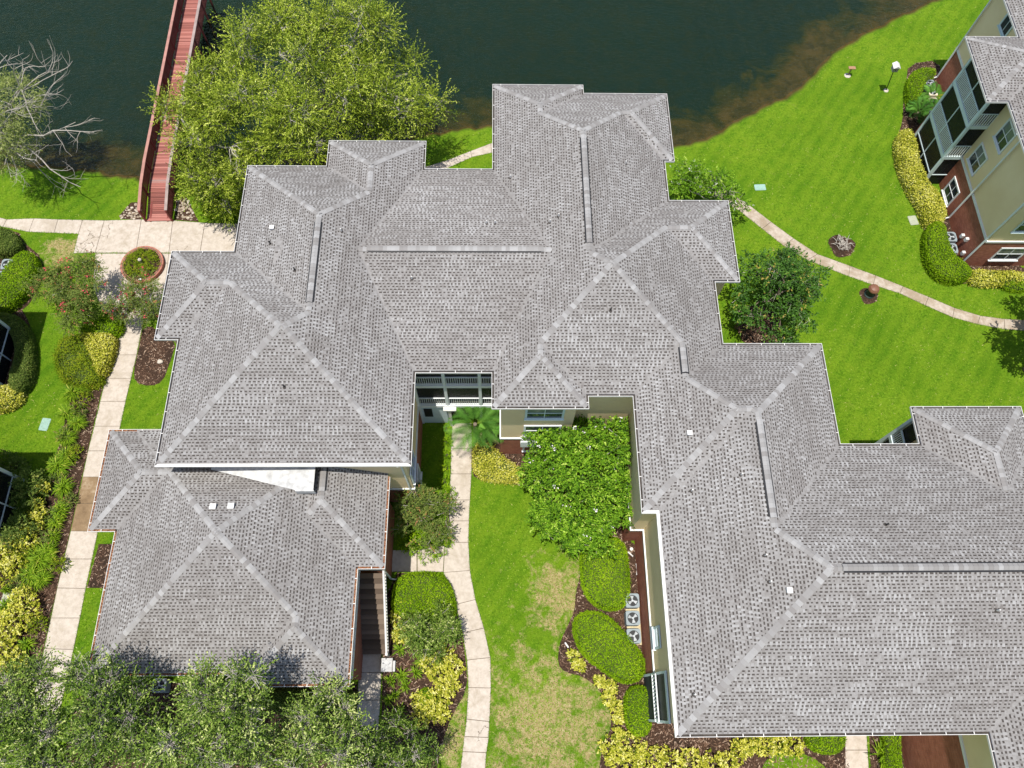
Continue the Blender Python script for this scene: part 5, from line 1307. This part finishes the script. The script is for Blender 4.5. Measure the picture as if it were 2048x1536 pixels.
palm(1472, 655, 22, 'broad-leaved plant at the wall under the magnolia', 0, 1.0, broad=10, name='broad_leaf_plant')
# ================================================================ bridge
def bridge():
    a = (G(298, 437)[:2] + G(338, 437)[:2])/2; 
    A = np.array([*G(315, 438, .35)[:2], .35]); Bp = np.array([*G(396, -40, .9)[:2], .9]); 
    t = thing('footbridge', (A[0], A[1], 0), 'red wooden footbridge with lattice railings over the lake', 'bridge')
    d = (Bp-A); L = np.linalg.norm(d[:2]); u = np.array([d[0]/L, d[1]/L, 0]); s = np.array([u[1], -u[0], 0]); zz = np.array([0, 0, 1.0]); hw = .86
    def P(l, w, h):
        f = min(1, l/3.0); return A*(1, 1, 0) + u*l + s*w + zz*(.12 + .55*f*f*(3-2*f) + h)
    n = min(290, int(L/.142)); pm = mesh('plank', *(lambda m: (m.V, m.F))(MB().box(-.066, .066, -hw, hw, -.02, .02)), MAT['red_wood'])
    for i in range(n):
        o = obj('plank', pm, t); l = .08 + i*.142; q = P(l, 0, 0) - org(t); o.location = q + np.array([0, 0, random.uniform(-.006, .006)])
        o.rotation_euler = (0, 0, math.atan2(u[1], u[0]) + random.uniform(-.006, .006))
    for w in (-.6, .6):
        m = MB()
        for k in range(int(L/2)): m.bar(P(k*2, w, -.12), P(k*2+2, w, -.12), .12, .2)
        m.part('beam', MAT['red_rail'], t)
    sp = 1.95; m = int(L/sp)
    for sg in (-1, 1):
        w = sg*(hw+.06)
        for k in range(m+1):
            q = P(k*sp+.05, w, 0); MB().box(q[0]-.06, q[0]+.06, q[1]-.06, q[1]+.06, -1.8 if k else -.1, q[2]+1.12).part('post', MAT['red_rail'], t)
        for k in range(m):
            p, q = P(k*sp+.05, w, 0), P(k*sp+sp+.05, w, 0)
            MB().bar(p+zz*1.15, q+zz*1.15, .20, .05).part('cap_rail', MAT['red_cap' if sg < 0 else 'grey_rail'], t)
            r = MB(); r.bar(p+zz*.98, q+zz*.98, .05, .09); r.bar(p+zz*.12, q+zz*.12, .05, .09)
            rl = r.part('rail', MAT['red_rail'], t)
            lt = MB(); e = (q-p); N = 15; H = .80
            for i in range(-6, N):      # two layers of crossing laths
                for dr, off in ((1, .012), (-1, -.012)):
                    x0, x1 = i/N, (i+6)/N
                    y0, y1 = (.16, .16+H) if dr > 0 else (.16+H, .16)
                    if x0 < 0: y0 = y0 + (y1-y0)*(0-x0)/(x1-x0); x0 = 0
                    if x1 > 1: y1 = y0 + (y1-y0)*(1-x0)/(x1-x0); x1 = 1
                    if x1-x0 > .02: lt.bar(p + e*x0 + zz*y0 + s*off, p + e*x1 + zz*y1 + s*off, .012, .045)
            lt.part('lattice', MAT['red_rail'], rl)
bridge()
# ================================================================ round brick planter
def planter():
    c = G(288, 533); r0 = 1.30; t = thing('round_planter', (c[0], c[1], 0), 'round brick planter full of low green plants on the plaza', 'planter'); n = 48
    bmz = mesh('brick', *(lambda m: (m.V, m.F))(MB().add([(-.078, -.11, 0), (.078, -.11, 0), (.092, .11, 0), (-.092, .11, 0), (-.075, -.107, .10), (.075, -.107, .10), (.089, .107, .10), (-.089, .107, .10)], [(4, 5, 6, 7), (0, 1, 5, 4), (1, 2, 6, 5), (2, 3, 7, 6), (3, 0, 4, 7)])), MAT['planter_brick'])
    for lv, z in ((0, .0), (1, .108), (2, .216)):
        for i in range(n):
            a = 6.28318*(i + .5*lv)/n; o = obj('brick', bmz, t); rr = r0 + random.uniform(-.006, .006) + (.03 if lv == 2 else 0)
            o.location = (rr*math.cos(a), rr*math.sin(a), z + .035); o.rotation_euler = (0, 0, a - math.pi/2)
    k = MB(); k.lathe((c[0], c[1], 0), [(r0-.04, .02), (r0-.04, .30)], 40); k.part('soil', MAT['mulch'], t)
    k = MB(); m = 48
    V = [(c[0]+r*math.cos(6.28318*i/m), c[1]+r*math.sin(6.28318*i/m), z) for r, z in ((r0-.03, .03), (r0-.03, .36), (r0+.10, .03), (r0+.10, .34)) for i in range(m)]
    part('mortar', V, [(2*m+i, 2*m+(i+1) % m, 3*m+(i+1) % m, 3*m+i) for i in range(m)] + [(i, m+i, m+(i+1) % m, (i+1) % m) for i in range(m)] + [(m+i, 3*m+i, 3*m+(i+1) % m, m+(i+1) % m) for i in range(m)], MAT['joint'], t)
    rg = np.random.default_rng(8); lob = [(np.array([c[0]+.62*math.cos(a), c[1]+.62*math.sin(a), .35]), np.array([.55, .55, .22])) for a in np.arange(0, 6.28, .8)]
    V, F, ti, P, D, Ls = sprays(lob, 620, 6, .11, .04, rg, .05, .18, .4, .8, .3, .8)
    tt = thing('ground_cover', (c[0], c[1], .3), 'low green plants growing inside the round brick planter', 'plant'); part('foliage', V, F, MAT['leaf_ground'], tt, tint=ti)
    MB().tube([(c[0], c[1], .3), (c[0], c[1], .36)], .3, 12).part('stems', MAT['dark_core'], tt)
    f = MB(); f.lathe((c[0]+.03, c[1]+.05, .3), [(.10, 0), (.08, .1), (.05, .16), (.05, .35), (.11, .40), (.12, .52), (.05, .60)], 14); f.top('garden_lamp', MAT['stone_plain'], 'small pale lamp standing in the middle of the round planter', 'lamp')
    g = G(280, 559, .45); MB().obox(g, (.94, .34, 0), (-.34, .94, 0), (0, .35, .94), .09, .07, .006).bar(g, g*(1, 1, 0) + (0, 0, .3), .02).top('plant_tag', MAT['pipe_white'], 'small white marker plate near the planter edge', 'marker')
plain('stone_plain', (.50, .45, .38), .8, .2, 8)
planter()
# ================================================================ condensing units
def unit_(px, py, label, case='unit_case', group=None, s=.39, h=.75, blades=3):
    c = G(px, py, h); t = thing('condensing_unit', (c[0], c[1], .06), label, 'air conditioner', group); x, y = c[0], c[1]; m = MB()
    O = []; r = .09
    for sx, sy, a0 in ((1, 1, 0), (-1, 1, 90), (-1, -1, 180), (1, -1, 270)):
        for k in range(4):
            a = math.radians(a0 + k*30); O.append((x + sx*(s-r) + r*math.cos(a), y + sy*(s-r) + r*math.sin(a)))
    m.prism(O, .06, h-.04); m.part('body', MAT[case], t)
    # top pan with a round fan opening
    n = 32; V = []; outer = []
    for i in range(n):
        a = 6.28318*i/n; q = max(abs(math.cos(a)), abs(math.sin(a))); k = min(s/q, s*1.22); outer.append((x + k*math.cos(a), y + k*math.sin(a)))
    for ring, zz in ((outer, h-.04), (outer, h)): V += [(*p, zz) for p in ring]
    for rr, zz in ((s*.80, h), (s*.80, h-.10)): V += [(x+rr*math.cos(6.28318*i/n), y+rr*math.sin(6.28318*i/n), zz) for i in range(n)]
    F = [(k*n+i, k*n+(i+1) % n, (k+1)*n+(i+1) % n, (k+1)*n+i) for k in range(3) for i in range(n)]
    part('top_pan', V, F, MAT[case], t)
    MB().lathe((x, y, h-.05), [(s*.79, 0), (s*.79, .012)], 24).part('fan_well', MAT['unit_dark'], t)
    f = MB(); f.lathe((x, y, h-.035), [(.06, 0), (.06, .03)], 12)
    a0 = random.random()*6
    for b in range(blades):
        a = a0 + b*6.28318/blades; V = []
        for rr, da, zz in ((.07, -.35, 0), (s*.70, -.42, -.0), (s*.72, .30, .02), (.07, .55, .02)): V.append((x+rr*math.cos(a+da), y+rr*math.sin(a+da), h-.03+zz))
        f.add(V, [(0, 1, 2, 3)])
    f.part('fan', MAT['fan_blade'], t)
    gm = MB()
    for rr in (.10, .16, .22, .28):
        pts = [(x+rr*math.cos(6.28318*i/24), y+rr*math.sin(6.28318*i/24), h+.012) for i in range(25)]; gm.tube(pts, .004, 4, False)
    gm.part('grille', MAT['unit_dark'], t)
    return t
for (px, py), lb in zip([(1265, 1201), (1266, 1236), (1268, 1272)], ['top', 'middle', 'bottom']):
    unit_(px, py, f'{lb} one of three condensing units beside the brick wall', group='condensing units by the brick wall')
unit_(1902, 473, 'upper one of two condensing units at the brown brick wall', group='condensing units by the brown wall')
unit_(1904, 496, 'lower one of two condensing units at the brown brick wall', group='condensing units by the brown wall')
for (px, py), lb in zip([(1861, 166), (1866, 184), (1868, 202)], ['top', 'middle', 'bottom']):
    unit_(px, py, f'{lb} of the beige condensing units among the cycads', 'unit_case_old' if lb != 'top' else 'unit_case', group='condensing units among the cycads', s=.33)
unit_(318, 1371, 'condensing unit under the south gutter of the low wing', s=.36)
unit_(14, 528, 'upper condensing unit behind the slanting hedge at the left edge', group='condensing units at the left edge'); unit_(2, 552, 'lower condensing unit behind the slanting hedge at the left edge', group='condensing units at the left edge')
P = GL([(1249, 1192), (1281, 1192), (1288, 1290), (1256, 1290)]); MB().prism(P, -.02, .05).top('equipment_pad', MAT['pad'], 'tan pad under the three condensing units', 'pad')
# ================================================================ stairs of the low wing
def stairs():
    x0, x1 = -7.54, -5.98; ya, yb = 6.6, 2.62; n = 16; t = thing('staircase', (-6.4, 4.6, 0), 'dark stair flight with white railing beside the low wing', 'staircase')
    for i in range(n):
        f0, f1 = i/n, (i+1)/n; y1 = yb + (ya-yb)*f1; y0 = yb + (ya-yb)*f0; z = .12 + 2.9*f1
        MB().box(x0, x1-.14, y0-.02, y1, z-.05, z).part('step', MAT['dark_step'], t)
    s = MB(); s.add([(x0, yb, 0), (x0, ya, 2.9), (x1-.14, ya, 2.9), (x1-.14, yb, 0)], [(0, 1, 2, 3)]); s.part('stringer', MAT['dark_step'], t)
    w = MB(); xr = x1-.10
    w.bar((xr, yb-.05, 1.05), (xr, ya, 3.95), .10, .06); w.bar((xr, yb-.05, .25), (xr, ya, 3.15), .05, .08)
    r = w.part('handrail', MAT['white_metal'], t)
    for i in range(26):
        f = (i+.5)/26; y = yb + (ya-yb)*f; z = .2 + 2.9*f; MB().box(xr-.02, xr+.02, y-.02, y+.02, z, z+.85).part('baluster', MAT['white_metal'], r)
    MB().box(xr-.06, xr+.06, yb-.14, yb-.02, 0, 1.1).part('newel_post', MAT['white_metal'], t)
stairs()
# ================================================================ utility covers and boxes
def cover(px, py, w, l, rot, mat, label, h=.03):
    c = G(px, py); u = np.array([math.cos(rot), math.sin(rot), 0]); v = np.array([-u[1], u[0], 0]); t = MB(); pts = []
    for sx, sy in ((1, 1), (-1, 1), (-1, -1), (1, -1)):
        for k in range(3):
            a = {(1, 1): 0, (-1, 1): 90, (-1, -1): 180, (1, -1): 270}[(sx, sy)]; a = math.radians(a + k*45); q = c + u*(sx*(w/2-.06) + .06*math.cos(a)) + v*(sy*(l/2-.06) + .06*math.sin(a)); pts.append((q[0], q[1]))
    t.prism(pts, -.01, h); ctr = np.mean(pts, 0); t.prism([tuple(ctr + (np.array(p)-ctr)*.86) for p in pts], h, h+.006)
    HARD.append(pts); return t.top('utility_cover', MAT[mat], label, 'utility cover')
cover(1520, 375, .82, .52, .05, 'cover_green', 'pale green utility cover on the lake lawn')
cover(1826, 441, .62, .78, .12, 'cover_grey', 'greyish utility cover beside the long yellow hedge')
cover(90, 849, .55, .82, -.12, 'cover_green', 'pale green utility cover on the left lawn')
cover(15, 1196, .62, .95, -.12, 'cover_grey', 'grey-green utility cover in the bed at lower left')
c = G(776, 1330, .3); t = thing('utility_box', (c[0], c[1], 0), 'beige utility box on the ground at the foot of the stairs', 'box')
MB().box(c[0]-.36, c[0]+.26, c[1]-.36, c[1]+.36, 0, .42).part('body', MAT['box_grey'], t); MB().box(c[0]-.34, c[0]+.22, c[1]-.34, c[1]+.34, .42, .45).part('lid', MAT['membrane'], t); MB().box(c[0]+.28, c[0]+.40, c[1]-.34, c[1]+.22, 0, .34).part('side_panel', MAT['membrane'], t)
# bollard with a dome cap
c = G(1737, 590); t = thing('bollard', (c[0], c[1], 0), 'short dark bollard with a brown domed cap by the garden path', 'bollard')
MB().lathe((c[0], c[1], 0), [(.34, 0), (.34, .12), (.27, .18), (.25, .72), (.29, .76)], 24).part('body', MAT['dark_green'], t); MB().lathe((c[0], c[1], .76), [(.36, 0), (.38, .05), (.36, .12), (.28, .24), (.15, .31), (.02, .33)], 24).part('dome_cap', MAT['bronze'], t)
# bird box on a pole, and a low wooden feeder
c = G(1772, 181); t = thing('bird_box', (c[0], c[1], 0), 'white bird box on a thin dark pole on the lake lawn', 'bird box'); zt = 2.15
g = G(1788, 140, zt); MB().tube([(c[0], c[1], -.05), (g[0], g[1], zt)], .032, 8).part('pole', MAT['dark_metal'], t)
b = MB(); b.box(g[0]-.20, g[0]+.20, g[1]-.22, g[1]+.22, zt, zt+.42); b.part('box', MAT['box_grey'], t)
r = MB(); r.add([(g[0]-.27, g[1]-.29, zt+.40), (g[0]+.27, g[1]-.29, zt+.40), (g[0]+.27, g[1]+.29, zt+.40), (g[0]-.27, g[1]+.29, zt+.40), (g[0], g[1]-.29, zt+.58), (g[0], g[1]+.29, zt+.58)], [(0, 1, 4), (3, 5, 2), (0, 4, 5, 3), (1, 2, 5, 4)]); r.part('roof', MAT['pipe_white'], t)
MB().lathe((g[0]-.02, g[1]-.23, zt+.2), [(.05, -.005), (.05, .005)], 10).part('entrance_hole', MAT['unit_dark'], t)
MB().lathe((c[0], c[1], 0), [(.2, .0), (.17, .05), (.04, .08)], 14).part('foot', MAT['stone_plain'], t)
c = G(1695, 151); t = thing('feeder_post', (c[0], c[1], 0), 'low wooden feeder on a short post near the lake', 'feeder')
MB().tube([(c[0], c[1], -.05), (c[0]+.04, c[1], .75)], .045, 8).part('post', MAT['wood'], t); MB().box(c[0]-.24, c[0]+.30, c[1]-.14, c[1]+.14, .75, .81).part('tray', MAT['wood'], t); MB().lathe((c[0], c[1], 0), [(.26, 0), (.22, .04), (.05, .07)], 14).part('foot', MAT['stone_plain'], t)
# dead stump heap in the mulch ring
rg = np.random.default_rng(4); c = G(1683, 490); mb = MB()
for k in range(60):
    a = rg.random()*6.28; r = rg.uniform(0, .55); p = np.array([c[0]+r*math.cos(a), c[1]+r*math.sin(a), .2]); d = unit(np.array([rg.normal(), rg.normal(), .35])); mb.tube([p, p + d*.22, p + d*.45 + (0, 0, -.05)], [.02, .016, .006], 5)
mb.top('stump', MAT['bark_pale'], 'heap of dead roots in the brown ring on the lawn', 'stump')
# pale rock in the inner west bed, drain pipes by the brick wall
V = []; F = []; c = G(321, 724)
for i in range(6):
    for k in range(10):
        th, ph = math.pi*(i+.5)/6, 6.28318*k/10; r = .17*(1 + .15*math.sin(3*ph+i)); V.append((c[0]+r*1.2*math.sin(th)*math.cos(ph), c[1]+r*math.sin(th)*math.sin(ph), .06+r*.7*math.cos(th)))
F = [(i*10+k, i*10+(k+1) % 10, (i+1)*10+(k+1) % 10, (i+1)*10+k) for i in range(5) for k in range(10)] + [tuple(range(10))[::-1], tuple(range(50, 60))]
top('rock', V, F, MAT['stone_plain'], 'single grey rock in the bed between path and roof', 'rock', smooth=True)
def pipe(pts, r, label, mat='pipe_white'): 
    MB().tube([G(a, b, z) for a, b, z in pts], r, 8).top('drain_pipe', MAT[mat], label, 'pipe')
pipe([(1256, 1104, .06), (1262, 1109, .06), (1266, 1113, .10)], .045, 'short white pipe elbow at the brick corner'); pipe([(1273, 1127, .05), (1275, 1140, .06), (1274, 1150, .05)], .055, 'white drain pipe lying along the brick wall')
c = G(1263, 1098, .1); MB().lathe((c[0], c[1], 0), [(.10, 0), (.10, .12), (.07, .12), (.07, .05)], 14).top('cleanout_cap', MAT['pipe_white'], 'round white pipe collar above the white drain pipe', 'pipe')
pipe([(1130, 1285, .05), (1137, 1295, .06)], .05, 'white pipe end in the brown bed edge')
for px, py in ((1799, 285),):
    c = G(px, py); m = MB(); m.tube([(c[0], c[1], 0), (c[0], c[1], .25)], .03, 8); m.lathe((c[0], c[1], .25), [(.09, 0), (.10, .04), (.03, .10)], 12); m.top('spot_light', MAT['pipe_white'], 'small white garden light at the end of the long yellow hedge', 'lamp')
bpy.context.view_layer.update()
